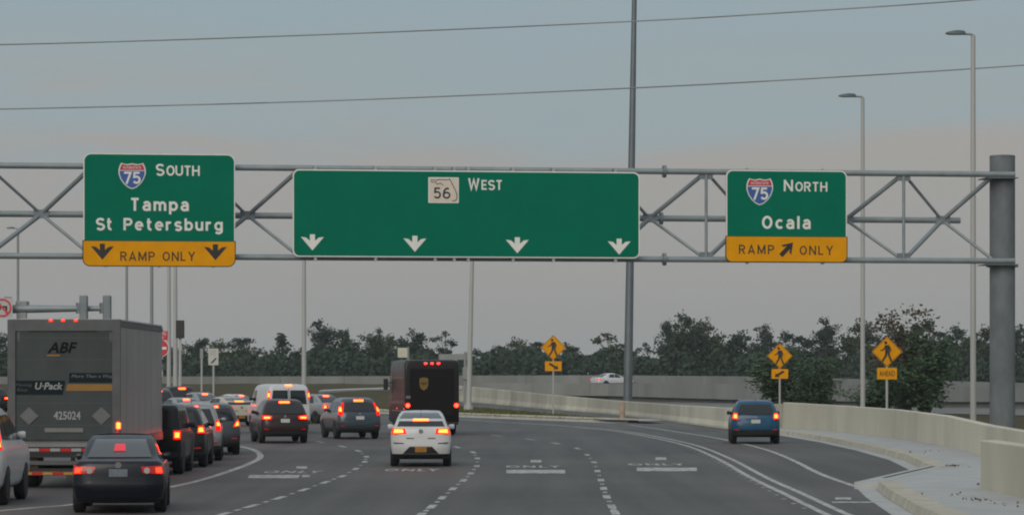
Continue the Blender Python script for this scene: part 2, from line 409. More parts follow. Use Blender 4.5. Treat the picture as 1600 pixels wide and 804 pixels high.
# footpath strip crossing the field
b = MB()
pp = [(XA(500, 270), 270), (XA(545, 275), 275), (XA(600, 279), 279), (XA(625, 281), 281)]
vs = [];
b.loft([[(x, y-2.2, FIELD(y-2.2)-.3), (x, y+2.2, FIELD(y+2.2)-.3), (x, y+2.2, FIELD(y+2.2)+.16), (x, y-2.2, FIELD(y-2.2)+.16)] for x, y in pp], True)
tag(b.build('footpath', M_WALK), kind='structure')

# grass median with kerb between the through lanes and the ramp
med = [(6.3, 158.5), (3.7, 165), (0.0, 175), (-3.3, 183.5), (-8.9, 200), (-12.5, 222), (-9.8, 225), (-6.5, 232), (-3.8, 226), (-1.0, 210), (1.5, 193), (4.6, 170.5), (6.6, 160)]
kerb_line = [Vector((x, y)) for x, y in med[:6]]
def strip(b, line, off0, off1, z0, z1, side=1):
    """kerb-like prism following a polyline; offsets measured to the left of travel"""
    n = len(line); L = []
    for i, p in enumerate(line):
        d = (line[min(i+1, n-1)] - line[max(i-1, 0)]).normalized(); nr = Vector((-d.y, d.x))
        L.append((p + nr*off0, p + nr*off1))
    rings = []
    for a, c in L:
        rings.append([(a.x, a.y, z0), (c.x, c.y, z0), (c.x, c.y, z1), (a.x + (c.x-a.x)*0.12, a.y + (c.y-a.y)*0.12, z1)])
    b.loft(rings, True)
b = MB(); strip(b, kerb_line, 0.0, -0.7, 0.0, 0.22); tag(b.build('kerb', M_KERB), kind='structure')
b = MB(); strip(b, kerb_line, 0.02, 1.0, 0.0, 0.012); tag(b.build('gutter', M_WALK), kind='structure')
mg = MB().sheet(med, 0.14).build('median_grass', M_GRASSG); tag(mg, kind='structure')
# concrete nose slab of the median
ns_ = MB().sheet([(7.4, 156), (8.3, 157.5), (7.6, 161.5), (5.0, 168), (3.4, 168.5), (5.2, 160)], 0.165)
tag(ns_.build('median_nose', M_WALK), kind='structure')

# sidewalk on the right with its two kerb lines and the notch where the bridge begins
walk_edge = [(7.1, 20), (7.3, 42), (7.58, 53.3), (8.05, 61), (8.45, 66), (9.8, 71.8), (11.3, 77.0), (12.1, 88), (12.45, 99.7), (12.5, 112), (12.2, 124), (11.2, 136)]
walk_out = [(x-0.05, y) for x, y, _ in BAR_R]
wk = MB().sheet([(x, y) for x, y in walk_edge] + [(12.4, 135)] + list(reversed(walk_out)) + [(14.0, 20)], 0.15)
tag(wk.build('sidewalk', M_WALK), kind='structure')
near_k = [Vector(p) for p in walk_edge[:5]]; far_k = [Vector(p) for p in walk_edge[6:]]
# travel away from the camera: left of travel is the road side
b = MB(); strip(b, near_k, 0.12, -0.42, 0.0, 0.175); tag(b.build('kerb', M_KERB), kind='structure')
b = MB(); strip(b, far_k, 0.12, -0.42, 0.0, 0.175); tag(b.build('kerb', M_KERB), kind='structure')
b = MB(); strip(b, near_k, 0.13, 0.55, 0.0, 0.010); tag(b.build('gutter', M_WALK), kind='structure')
b = MB(); strip(b, far_k, 0.13, 0.55, 0.0, 0.010); tag(b.build('gutter', M_WALK), kind='structure')
# expansion joint across the sidewalk: pale armour strip and dark seal
jl = [Vector((8.2, 65.5)), Vector((9.8, 71.2)), Vector((11.4, 76.9)), Vector((12.6, 80.5))]
b = MB(); strip(b, jl, -0.25, 0.42, 0.0, 0.157); tag(b.build('joint_armour', M_WALK), kind='structure')
b = MB(); strip(b, [Vector((9.0, 68.4)), Vector((9.9, 71.6)), Vector((11.5, 77.2))], 0.10, 0.22, 0.12, 0.162); tag(b.build('expansion_joint', mat('joint_seal', (0.03, 0.03, 0.03), 0.8, var=0.3, scale=4)), kind='structure')
# leaf litter and weeds along the kerb
b = MB(); rng = random.Random(3)
for cx, cy, n, sp in ((11.75, 76.6, 26, 0.14), (8.95, 55.5, 20, 0.10), (8.7, 57.6, 8, 0.3), (9.2, 53.6, 7, 0.2), (12.9, 90, 5, 0.3), (13.6, 92, 5, 0.25), (10.3, 63.2, 6, 0.12), (14.0, 77, 20, 0.2), (13.2, 76.2, 4, 0.12)):
    for i in range(n):
        x = cx + rng.gauss(0, sp); y = cy + rng.gauss(0, sp*2.5); a = rng.random()*6.28; l = 0.03+0.05*rng.random()
        b.add([(x, y, .18), (x+l*cos(a), y+l*sin(a), .18+.04*rng.random()), (x-l*sin(a)*.5, y+l*cos(a)*.5, .19+.06*rng.random())], [(0, 1, 2)])
tag(b.build('leaf_litter', mat('litter', (0.10, 0.085, 0.055), 0.9, var=0.3, scale=9)), 'dry leaf litter and weeds along the sidewalk kerb', 'litter', kind='stuff')

# ---------------------------------------------------------------- road markings: parts of the road
def dash(x, y, ang, L=1.8, W=0.16, z=0.006, name='lane_dash'):
    c, s_ = cos(ang), sin(ang)
    pts = []
    for u, v in ((-W/2, -L/2), (W/2, -L/2), (W/2, L/2), (-W/2, L/2)):
        pts.append((x + u*c + v*s_, y - u*s_ + v*c))
    MB().sheet(pts, z).build(name, M_PAINT, road)
LINES = [
    [(369-22, 803), (393, 790), (436, 777.5), (475, 764.5), (508, 753), (534.5, 743.5), (556, 732), (570, 721), (572.5, 713), (560, 704), (535, 697), (500, 690)],
    [(657, 804), (674.5, 791), (691, 777), (708, 763), (724, 750), (736, 739), (745, 727.5), (746, 715.5), (739, 706), (714, 698)],
    [(961, 800), (956, 790.6), (948, 775.5), (943, 762.5), (939, 749.6), (933.5, 735.5), (928, 721.7), (917.5, 710), (902, 700), (868, 692), (828, 686), (775, 680)],
]
for ln in LINES:
    W = [G(*p) for p in ln]
    for i, (x, y) in enumerate(W):
        a = W[max(0, i-1)]; c = W[min(len(W)-1, i+1)]
        ang = math.atan2(c[0]-a[0], c[1]-a[1])
        dash(x, y, ang, 1.75 if y < 95 else 2.4)
        if i+1 < len(W) and y < 92:
            mx_, my_ = (x+W[i+1][0])/2, (y+W[i+1][1])/2
            dash(mx_, my_, ang, 0.65, 0.10, 0.007, 'lane_dot')
def ribbon(pts, w, name, z=0.006):
    P = [Vector(p) for p in pts]
    # resample with Catmull-Rom
    Q = []
    for i in range(len(P)-1):
        p0, p1, p2, p3 = P[max(0, i-1)], P[i], P[i+1], P[min(len(P)-1, i+2)]
        for k in range(8):
            t = k/8; Q.append(0.5*((2*p1)+(p2-p0)*t+(2*p0-5*p1+4*p2-p3)*t*t+(3*p1-p0-3*p2+p3)*t**3))
    Q.append(P[-1])
    vs = []
    for i, p in enumerate(Q):
        d = (Q[min(i+1, len(Q)-1)]-Q[max(i-1, 0)]).normalized(); nr = Vector((-d.y, d.x))*w/2
        vs += [(p.x-nr.x, p.y-nr.y, z), (p.x+nr.x, p.y+nr.y, z)]
    return MB().add(vs, [(2*i, 2*i+1, 2*i+3, 2*i+2) for i in range(len(Q)-1)]).build(name, M_PAINT, road)
ribbon([G(*p) for p in ((-60, 803), (60, 792), (110, 788), (200, 773), (300, 753), (360, 735), (398, 720), (407, 712), (400, 704), (385, 699), (365, 695))], 0.20, 'edge_line')
dbl = [(6.1, 44), (6.04, 53.3), (6.15, 63), (6.25, 73.2), (6.6, 90), (6.62, 107), (5.9, 123), (4.84, 136), (2.6, 149), (0, 159), (-2.6, 168), (-6, 178)]
ribbon([(x+0.20, y) for x, y in dbl], 0.15, 'edge_line')
ribbon([(x-0.20, y) for x, y in dbl], 0.15, 'edge_line')
ribbon([G(*p) for p in ((1368, 769), (1330, 757), (1280, 739), (1240, 719), (1200, 703), (1150, 690), (1100, 680.5), (1030, 670), (985, 663.5))], 0.17, 'edge_line')
# little profiled bumps hugging the double line
for k in range(26):
    y = 56 + k*2.1
    x = 6.04 + (6.6-6.04)*min(1, max(0, (y-60)/30)) if y < 107 else None
    if x: dash(x-0.36, y, 0, 0.35, 0.09, 0.007, 'lane_dot')
# word and arrow markings in each lane: bar, word ONLY, arrow stem
def only_word(pxc, pyb, px0, px1, name='word_marking'):
    x0, y0 = G(px0, pyb); x1, _ = G(px1, pyb)
    b, W, HH = text_mesh('ONLY', x1-x0, 1.9, bold=0.035, space=1.25)
    bb = MB().add([(x0+x, y0+z, 0.006) for x, _, z in b.v[:len(b.v)//2]], [f for f in b.f if max(f) < len(b.v)//2])
    bb.build(name, M_PAINT, road)
def bar(px0, px1, py0, py1, name='painted_bar', skew=0):
    a = G(px0, py1); c = G(px1, py1); d = G(px1+skew, py0); e = G(px0+skew, py0)
    MB().sheet([a, c, d, e], 0.006).build(name, M_PAINT, road)
bar(791, 883, 733.5, 739); only_word(0, 730, 790, 878); bar(829, 846, 718, 722)
bar(995, 1089, 730, 735.5); only_word(0, 726.5, 983, 1074); bar(1024, 1041, 714, 718)
bar(387, 466, 741.5, 746.5, skew=3); bar(472, 484, 741.5, 745); only_word(0, 738.5, 408, 500); bar(463, 480, 728, 731.5)
only_word(0, 735.5, 599, 686); bar(635, 662, 722, 725)
bar(1300, 1366, 783, 785); bar(1305, 1330, 776.5, 780)

# ================================================================ CONCRETE BARRIERS
def along(path):
    """cumulative length and interpolation for a path of (x, y, ...) tuples"""
    S = [0]
    for i in range(1, len(path)): S.append(S[-1] + math.hypot(path[i][0]-path[i-1][0], path[i][1]-path[i-1][1]))
    def at(s):
        s = max(0, min(S[-1], s))
        for i in range(1, len(S)):
            if s <= S[i] or i == len(S)-1:
                t = (s-S[i-1])/max(1e-6, S[i]-S[i-1]); return tuple(a+(c-a)*t for a, c in zip(path[i-1], path[i]))
    return S[-1], at
def barrier(name, label, path, step, wbase, wtop, z0, m, zoff=None, partname='barrier_segment', kick=True, coping=0.0, face=1):
    root = empty(name, (path[0][0], path[0][1], 0)); tag(root, label, 'barrier')
    L, at = along(path); n = max(1, round(L/step)); ox, oy = path[0][0], path[0][1]
    for k in range(n):
        s0, s1 = L*k/n + 0.012, L*(k+1)/n - 0.012
        rings = []
        for j in range(4):
            s_ = s0 + (s1-s0)*j/3
            p = at(s_); q0 = at(s_-0.5); q1 = at(s_+0.5)
            d = Vector((q1[0]-q0[0], q1[1]-q0[1])).normalized(); nr = Vector((-d.y, d.x))*face   # toward the road
            zb = z0 if len(p) < 4 else p[3]; zt = p[2]; hh = zt - zb
            prof = [(0.0, zb), (wbase*0.5, zb)]
            if kick: prof += [(wbase*0.5, zb+0.10), (wbase*0.5-(wbase-wtop)*0.40, zb+0.35*hh)]
            prof += [(wtop*0.5+0.01, zt-coping-0.02), (wtop*0.5-0.02, zt), (-wtop*0.5, zt), (-wtop*0.5, zb)]
            rings.append([(p[0]-ox+nr.x*u, p[1]-oy+nr.y*u, z) for u, z in prof])
        MB().loft(rings, True).build(partname, m, root)
    return root
barrier('concrete_barrier', 'tall pale concrete parapet wall curving beside the right sidewalk', BAR_R, 9, 0.34, 0.28, 0.14, M_CONC, kick=False)
barrier('concrete_barrier', 'lower concrete barrier curving away left behind the pedestrian sign and tall mast', BAR_L, 5, 0.5, 0.24, 0.0, mat('patchy_concrete', (0.50, 0.47, 0.38), 0.85, var=0.16, scale=0.5, bump=0.15, bscale=14, stretch=(0.6, 0.45, 0.3), per_obj=0.24))
NB = [(10.25, 30, 1.19), (10.25, 50, 1.19), (10.3, 62.2, 1.19)]
barrier('concrete_barrier', 'near end of a concrete parapet at the right edge of the picture', NB, 9, 0.36, 0.34, 0.14, M_CONC, kick=False)

# far ramp bridge behind: rear parapet, deck, front parapet
farp = [(XA(-250, 318), 318, 2.50, 1.2), (XA(200, 316), 316, 2.52, 1.2), (XA(560, 314), 314, 2.56, 1.3), (XA(760, 312), 312, 2.64, 1.3), (XA(950, 303), 303, 2.66, 1.3), (XA(1150, 284), 284, 2.55, 1.3), (XA(1350, 264), 264, 2.3, 1.2), (XA(1600, 240), 240, 2.0, 1.1), (XA(1800, 225), 225, 1.9, 1.0)]
barrier('ramp_wall', 'long grey rear parapet of the far ramp below the tree line', farp, 7, 0.3, 0.26, 1.2, M_CONCG, kick=False, partname='wall_panel')
nearp = [(XA(748, 298), 298, 1.86, .62), (XA(950, 289), 289, 1.84, .58), (XA(1150, 270), 270, 1.86, .36), (XA(1350, 250), 250, 1.80, .36), (XA(1600, 225), 225, 1.72, .55), (XA(1800, 210), 210, 1.7, .5)]
barrier('ramp_wall', 'grey front face of the far ramp bridge with the moving car above it', nearp, 7, 0.3, 0.26, .5, M_CONCG, kick=False, partname='wall_panel')
b = MB(); vs = []
for p, q in zip(nearp, farp[3:]): vs += [(p[0], p[1]+0.2, 1.38), (q[0], q[1]-0.2, 1.46)]
b.add(vs, [(2*i, 2*i+2, 2*i+3, 2*i+1) for i in range(len(nearp)-1)])
vs = []
for p in nearp: vs += [(p[0], p[1]+0.9, -0.05), (p[0], p[1]+0.9, 1.37)]
b.add(vs, [(2*i, 2*i+2, 2*i+3, 2*i+1) for i in range(len(nearp)-1)])
tag(b.build('ramp_deck', M_CONCG), kind='structure')
# grey paved bank under the ramp on the right
b = MB(); vs = []
for x, y, *_ in nearp: vs += [(x, y-0.5, 0.02), (x - 0.02*y, y-40, -0.02)]
b.add(vs, [(2*i, 2*i+1, 2*i+3, 2*i+2) for i in range(len(nearp)-1)])
tag(b.build('paved_bank', mat('bank_gravel', (0.15, 0.15, 0.14), 0.9, var=0.25, scale=0.3)), kind='structure')

# orange and white delineator post in front of the barrier
dl = empty('delineator_post', (6.55, 171, 0)); tag(dl, 'pale orange marker post before the barrier at the median nose', 'post')
MB().cyl((0, 0, 0), (0, 0, 1.0), 0.17, 0.17, 12).build('tube', mat('faded_orange', (0.42, 0.30, 0.22), 0.6, var=0.2, scale=3), dl, 40)
MB().cyl((0, 0, 0), (0, 0, 0.09), 0.26, 0.2, 12).build('base', M_WALK, dl, 40)

# ================================================================ SIGN GANTRY
GO = Vector((16.0, 94.0)); GD = Vector((32.0, 4.0)).normalized(); GRZ = math.atan2(GD.y, GD.x)
def g_t(px, off=0.0):
    """distance along the gantry axis (from the right column, + to the right) seen at column px, on the plane `off` metres in front"""
    nf = Vector((GD.y, -GD.x)); P = GO + nf*off; k = (px-800.0)/F
    t = (k*P.y - P.x)/(GD.x - k*GD.y); return t, (P + GD*t).y
gan = empty('sign_gantry', (GO.x, GO.y, 0), GRZ); tag(gan, 'galvanized steel truss gantry spanning the road on a thick round column', 'gantry')
zt, zb, zm, dep = 9.14, 6.32, 7.70, 1.25
LEFT = -42.0
M_COL = mat('weathered_column', (0.165, 0.182, 0.190), 0.75, 0.1, var=0.28, scale=1.3, stretch=(1, 1, 0.45), spec=0.25)
CX = 0.17
MB().tube([(CX, .55, 0), (CX, .55, 9.76)], .415, 28).build('column', M_COL, gan, 40)
MB().cyl((CX, .55, 9.76), (CX, .55, 9.80), .43, .40, 28).build('column_cap', M_COL, gan, 40)
MB().cyl((CX, .55, 0), (CX, .55, .08), .72, .72, 28).build('base_plate', M_COL, gan, 40)
MB().cyl((CX, .55, 6.14), (CX, .55, 6.20), .52, .52, 28).build('collar', M_GALVD, gan, 40)

MB().tube([(LEFT, .55, 0), (LEFT, .55, 9.76)], .415, 28).build('column', M_GALV, gan, 40)
for z in (zt, zb):
    MB().cyl((LEFT, 0, z), (0.42, 0, z), .095, .095, 14).build('chord', M_GALV, gan, 40)
    MB().box(-0.55, 0.5, -0.16, 0.95, z-0.13, z-0.10).build('saddle_plate', M_GALVD, gan)
tend, _ = g_t(1500, -dep)
MB().cyl((LEFT+1.5, dep, zm), (tend, dep, zm), .10, .10, 14).build('rear_chord', M_GALV, gan, 40)
tA, _ = g_t(1412, 0); BAY = 3.262
k = 1
An = [tA + BAY*i for i in (1,)] + [tA - BAY*i for i in range(0, 12)]
for a in An:
    if a < -0.3: MB().cyl((a, 0, zb), (a, 0, zt), .05, .05, 10).build('vertical_strut', M_GALV, gan, 40)
    for z, s_ in ((zt, -1), (zb, 1)):
        if a < -0.3: MB().box(a-.22, a+.22, -.012, .012, min(z, z+s_*.24), max(z, z+s_*.24)).build('gusset', M_GALVD, gan)
    bn = a - BAY/2
    if bn < LEFT+1.5: continue
    for x1 in (a, bn - BAY/2):
        for z in (zt, zb):
            thick = .075 if (x1 == a) == (z == zt) else .05
            MB().cyl((max(min(x1, -.25), LEFT+.3), 0.02, z), (bn, dep, zm), thick, thick, 10).build('diagonal', M_GALV, gan, 40)
    MB().box(bn-.24, bn+.24, dep-.115, dep-.10, zm-.14, zm+.14).build('gusset', M_GALVD, gan)
for z, y_, off in ((zt, 0, 0), (zb, 0, 0), (zm, dep, -dep)):
    t, _ = g_t(1038 if off == 0 else 1033, off)
    MB().cyl((t-.05, y_, z), (t+.05, y_, z), .2, .2, 18).build('flange', M_GALVD, gan, 40)

OFF = 0.42      # sign faces stand this far in front of the chords
class SignFrame:
    def __init__(s, name, label, px0, px1, py0, py1, cat='road sign'):
        t0, Y0 = g_t(px0, OFF); t1, Y1 = g_t(px1, OFF); Yc = (Y0+Y1)/2
        nf = Vector((GD.y, -GD.x)); c = GO + nf*OFF + GD*((t0+t1)/2)
        s.Yc = c.y; s.w = t1-t0; s.z0 = ZA(py1, c.y); s.z1 = ZA(py0, c.y); s.tc = (t0+t1)/2
        s.root = empty(name, (c.x, c.y, s.z0), GRZ); tag(s.root, label, cat)
        s.hw = s.w/2; s.h = s.z1-s.z0; s.px0, s.px1, s.py0, s.py1 = px0, px1, py0, py1
    def X(s, px): return g_t(px, OFF)[0]-s.tc
    def Z(s, py): return (s.py1-py)/(s.py1-s.py0)*s.h
    def text(s, txt, px0, px1, pyb, pyt, m=None, **k):
        return put_text(txt, s.root, s.X(px0), -0.060, s.Z(pyb), s.X(px1)-s.X(px0), s.Z(pyt)-s.Z(pyb), m or M_WHITE, **k)
    def st(s, txt, px0, px1, pyb, pyt, m=None, weight=.17, y=-0.060, parent=None):
        return stroke_text(txt, parent or s.root, s.X(px0), y, s.Z(pyb), s.X(px1)-s.X(px0), s.Z(pyt)-s.Z(pyb), m or M_WHITE, weight)
    def arrow(s, pxc, pyt, pyb, m, wpx=36, y=-0.060, rot=0.0, stem=8, head=17):
        hpx = pyb-pyt; sx = (s.X(pxc+10)-s.X(pxc))/10; sz = s.h/(s.py1-s.py0)
        w, hh, st = wpx/2, hpx, stem/2
        P = [(-st, 0), (-st, -hpx+head-2), (-w*0.55, -hpx+head+3), (-w, -hpx+head+4), (0, -hpx), (w, -hpx+head+4), (w*0.55, -hpx+head+3), (st, -hpx+head-2), (st, 0)]
        P = [(x, z+hpx/2) for x, z in P]
        c, s_ = cos(rot), sin(rot)
        P = [(x*c-z*s_, x*s_+z*c) for x, z in P]
        P = [(s.X(pxc)+x*sx, s.Z((pyt+pyb)/2)+z*sz) for x, z in P]
        return MB().prism(P, y, y+0.008).build('arrow', m, s.root)
    def panel(s, name, m, px0, px1, py0, py1, rpx, y0, y1, rb=None):
        k = s.h/(s.py1-s.py0)
        return MB().prism(rrect(s.X(px0), s.X(px1), s.Z(py1), s.Z(py0), rpx*k, 6, None if rb is None else rb*k), y0, y1).build(name, m, s.root)
    def hangers(s, pxs, ext=0.11):
        for px in pxs:
            x = s.X(px)
            MB().box(x-.045, x+.045, 0.012, 0.13, -ext, s.h+ext).build('hanger', M_ALU, s.root)
            for z in (zt-s.z0, zb-s.z0):
                MB().box(x-.06, x+.06, 0.13, OFF-0.10, z-.05, z+.05).build('clamp', M_GALVD, s.root)
def interstate(s, pxc, pyt, pyb, wpx):
    k = s.h/(s.py1-s.py0); cx = s.X(pxc); z1 = s.Z(pyt); hh = s.Z(pyt)-s.Z(pyb); w = wpx*k/2
    def outline(g_):
        L = [(0, 0.0), (0.30, 0.06), (0.62, 0.20), (0.86, 0.38), (1.0, 0.58), (1.0, 0.74), (0.93, 0.88), (0.80, 1.0), (0.62, 0.965), (0.40, 0.945), (0.2, 0.96), (0, 0.985)]
        pts = [(x, z) for x, z in L] + [(-x, z) for x, z in reversed(L[1:-1])]
        return [(cx + x*w*g_, z1-hh*0.5 + (z-0.5)*hh*(g_ if g_ == 1 else g_)) for x, z in pts]
    sh = MB().prism(outline(1.0), -0.062, -0.052).build('route_shield', M_WHITE, s.root)
    o2 = outline(0.92); zc = z1-hh*0.29
    lo = [(x, min(z, zc-0.012)) for x, z in o2]; hi = [(x, max(z, zc+0.012)) for x, z in o2]
    # clip to lower and upper fields
    def clip(poly, keep_low, zc):
        outp = []
        n = len(poly)
        for i in range(n):
            a, c = poly[i], poly[(i+1) % n]
            ia = (a[1] <= zc) == keep_low; ic = (c[1] <= zc) == keep_low
            if ia: outp.append(a)
            if ia != ic:
                t = (zc-a[1])/(c[1]-a[1]); outp.append((a[0]+(c[0]-a[0])*t, zc))
        return outp
    MB().prism(clip(o2, True, zc-0.012), -0.068, -0.060).build('shield_field', M_BLUE, sh)
    MB().prism(clip(o2, False, zc+0.012), -0.068, -0.060).build('shield_crown', M_RED, sh)
    tw = w*1.30
    stroke_text('75', sh, cx-tw/2-0.01, -0.076, z1-hh*0.80, tw, hh*0.46, M_WHITE, .17)
    put_text('INTERSTATE', sh, cx-w*0.66, -0.074, z1-hh*0.235, w*1.32, hh*0.10, M_WHITE)

# --- I-75 South
s = SignFrame('guide_sign', 'green overhead sign for Tampa and St Petersburg with yellow ramp only panel', 130, 367.5, 240, 416)
s.panel('panel', M_ALU, 130, 367.5, 240, 416, 12, -0.02, 0.012)
s.panel('border', M_WHITE, 130.2, 367.3, 240.2, 378, 12, -0.040, -0.022, rb=1)
s.panel('green_field', M_GREEN, 132, 365.5, 242, 376.3, 10.5, -0.052, -0.030, rb=1)
s.panel('border', M_BLK, 128.8, 368.3, 375.5, 416.5, 2, -0.046, -0.02, rb=12)
s.panel('yellow_field', M_YEL, 130.4, 366.8, 377, 415, 1, -0.053, -0.030, rb=10.5)
interstate(s, 206.5, 255, 296, 42)
s.st('S', 243.5, 257, 274.5, 256); s.st('OUTH', 260, 312, 274.5, 258.5)
s.st('Tampa', 203, 295, 329.5, 309.5, weight=.19)
s.st('St', 150, 176, 360, 341, weight=.19); s.st('Petersburg', 193, 348, 360, 341, weight=.19)
s.st('RAMP', 188, 242, 407.5, 393, M_BLK, .14); s.st('ONLY', 254, 305, 407.5, 393, M_BLK, .14)
s.arrow(160, 381, 406, M_BLK); s.arrow(336.5, 381, 406, M_BLK)
s.hangers((165, 249, 333), 0.02)
# --- SR 56 West
s = SignFrame('guide_sign', 'wide green overhead sign reading west with four white lane arrows', 457, 999.5, 266.5, 402.5)
s.panel('panel', M_ALU, 457, 999.5, 266.5, 402.5, 10, -0.02, 0.012)
s.panel('border', M_WHITE, 457.2, 999.3, 266.7, 402.3, 10, -0.040, -0.022)
s.panel('green_field', M_GREEN, 459.2, 997.3, 268.7, 400.3, 8.5, -0.052, -0.030)
sh = s.panel('route_marker', M_WHITE, 669, 716.5, 277.5, 317.5, 1, -0.062, -0.052)
P_TAN = mat('marker_face', (0.66, 0.57, 0.48), 0.5, var=0.06, scale=5)
f2 = s.panel('marker_face', P_TAN, 670.5, 715, 279, 316, 1, -0.066, -0.055); f2.parent = sh
def stroke(s, pts, wpx, m, parent, y=-0.070):
    k = s.h/(s.py1-s.py0)
    P = [Vector((s.X(a), s.Z(c))) for a, c in pts]
    b = MB()
    for i in range(len(P)-1):
        d = (P[i+1]-P[i]).normalized(); nr = Vector((-d.y, d.x))*wpx*k/2; e = d*wpx*k*0.3
        q = [P[i]-e-nr, P[i+1]+e-nr, P[i+1]+e+nr, P[i]-e+nr]
        b.prism([(v.x, v.y) for v in q], y-0.0004*i, y+0.006)
    return b.build('state_outline', m, parent)
stroke(s, [(673, 281.5), (683, 282.5), (684, 281), (700, 281.5), (702, 279.8), (704.5, 284), (707.5, 290), (711, 297), (713.5, 304), (713.5, 311), (711, 313.5), (706.5, 314)], 1.1, M_BLK, sh)
stroke(s, [(672.5, 284), (676, 285.5), (680, 285), (683, 288.5), (688, 286.5), (692, 290)], 1.1, M_BLK, sh)
s.st('56', 677, 703.5, 311, 293, M_BLK, .14, y=-.075, parent=sh)
s.st('W', 731, 749, 296.5, 278.5); s.st('EST', 752, 785, 296.5, 281)
for i, px in enumerate((488, 648, 808, 967)): s.arrow(px, 368.5+1.3*i-1, 393.5+1.3*i-1, M_WHITE)
s.hangers((493, 587, 680, 710, 732, 802, 865, 962), 0.12)
# --- I-75 North
s = SignFrame('guide_sign', 'smaller green overhead sign for Ocala with yellow ramp only panel', 1134, 1323, 266, 409.5)
s.panel('panel', M_ALU, 1134, 1323, 266, 409.5, 10, -0.02, 0.012)
s.panel('border', M_WHITE, 1134.2, 1322.8, 266.2, 371, 10, -0.040, -0.022, rb=1)
s.panel('green_field', M_GREEN, 1136, 1321, 268, 369.5, 8.5, -0.052, -0.030, rb=1)
s.panel('border', M_BLK, 1133, 1323.8, 368.7, 410, 2, -0.046, -0.02, rb=10)
s.panel('yellow_field', M_YEL, 1134.4, 1322.4, 370, 408.6, 1, -0.053, -0.030, rb=9)
interstate(s, 1186.5, 279, 321, 42)
s.st('N', 1224, 1238.5, 299, 281); s.st('ORTH', 1242, 1292, 299, 284)
s.st('Ocala', 1190, 1266, 357.5, 337.5, weight=.19)
s.st('RAMP', 1154, 1209, 397, 382.5, M_BLK, .14); s.st('ONLY', 1249, 1301, 398, 383.5, M_BLK, .14)
s.arrow(1229, 375, 403, M_BLK, wpx=22, rot=radians(137), stem=7, head=12)
s.hangers((1168, 1286), 0.06)

# ================================================================ POLES AND SMALL SIGNS
def light_pole(label, px, Y, h=15.4, r0=.11, r1=.075, arm=1.0, m=None, lean=0.0, head=True, turn=0.0):
    x = XA(px, Y); root = empty('light_pole', (x, Y, 0)); root.rotation_euler = (0, lean, turn); tag(root, label, 'light pole', 'roadside light poles')
    MB().cyl((0, 0, 0), (0, 0, h), r0, r1, 14).build('shaft', m or M_POLE, root, 40)
    MB().cyl((0, 0, 0), (0, 0, .5), r0*1.8, r0*1.7, 14).build('base', m or M_POLE, root, 40)
    if head:
        MB().tube([(0, 0, h-.25), (0.0, 0, h+.03), (-.14, 0, h+.06), (-arm*0.45, 0, h+.07)], .045, 10).build('arm', M_POLEG, root, 40)
        hd = MB(); rings = []
        for t, w, tk in ((0, .10, .07), (.15, .17, .11), (.45, .19, .12), (.8, .18, .08), (1.0, .12, .04)):
            xx = -arm*0.32-t*arm*0.78; zc = h+.08
            rings.append([(xx, -w, zc-tk*.3), (xx, w, zc-tk*.3), (xx, w*.7, zc+tk), (xx, -w*.7, zc+tk)])
        l = hd.loft(rings, True).build('lamp_head', M_LAMP, root, 50)
        MB().box(-arm*1.0, -arm*.5, -.13, .13, h+.035, h+.050).build('lens', mat('lamp_lens', (.35, .36, .36), .3, var=.05, scale=5), l)
    return root
light_pole('tall pale light pole nearest the gantry column on the right', 1520.5, 110, 15.55, .12, .085, 0.95)
light_pole('pale light pole just left of the pedestrian ahead sign', 1348, 132, 15.3, .115, .08, 1.0)
light_pole('pale light pole rising behind the white van', 475, 225, 14.2, .20, .14, 1.2, turn=pi)
light_pole('pale leaning light pole just right of the brown delivery truck', XA(732, 206)*F/206+800, 206, 13.6, .20, .12, 1.6, lean=radians(1.4))
light_pole('thin far light pole above the mast arm at the left', 28, 250, 15.3, .14, .10, 0.9, M_POLEG)
light_pole('thin grey pole above the trailer roof, left of two', 198, 260, 13.0, .15, .11, 1.2, M_POLEG)
light_pole('grey pole above the trailer roof, right of two', 237, 240, 12.6, .17, .13, 1.2, M_POLEG)
light_pole('left of the paired pale poles behind the do not enter sign', 264, 225, 12.4, .19, .13, 1.2)
light_pole('right of the paired pale poles beside the black signal head', 274, 218, 12.2, .20, .13, 1.2)
# high mast
hm = empty('high_mast', (XA(980.5, 203), 203, 0)); hm.rotation_euler = (0, radians(0.95), 0); tag(hm, 'very tall dark grey high mast pole behind the barrier passing behind the west sign', 'mast')
MB().tube([(0, 0, 0), (0, 0, 8), (0, 0, 20), (0, 0, 33)], [.33, .29, .23, .15], 18).build('shaft', M_MAST, hm, 40)
MB().cyl((0, 0, 0), (0, 0, .3), .6, .6, 18).build('base', M_WALK, hm, 40)
MB().cyl((0, 0, 32.6), (0, 0, 33.1), .5, .4, 16).build('head_ring', M_MAST, hm, 40)
for i in range(6):
    a = i*pi/3; MB().bevbox(1.2*cos(a)-.25, 1.2*cos(a)+.25, 1.2*sin(a)-.25, 1.2*sin(a)+.25, 32.3, 32.8, .06).build('floodlight', M_LAMP, hm)
    MB().cyl((.3*cos(a), .3*sin(a), 32.85), (1.2*cos(a), 1.2*sin(a), 32.78), .04).build('bracket', M_MAST, hm)

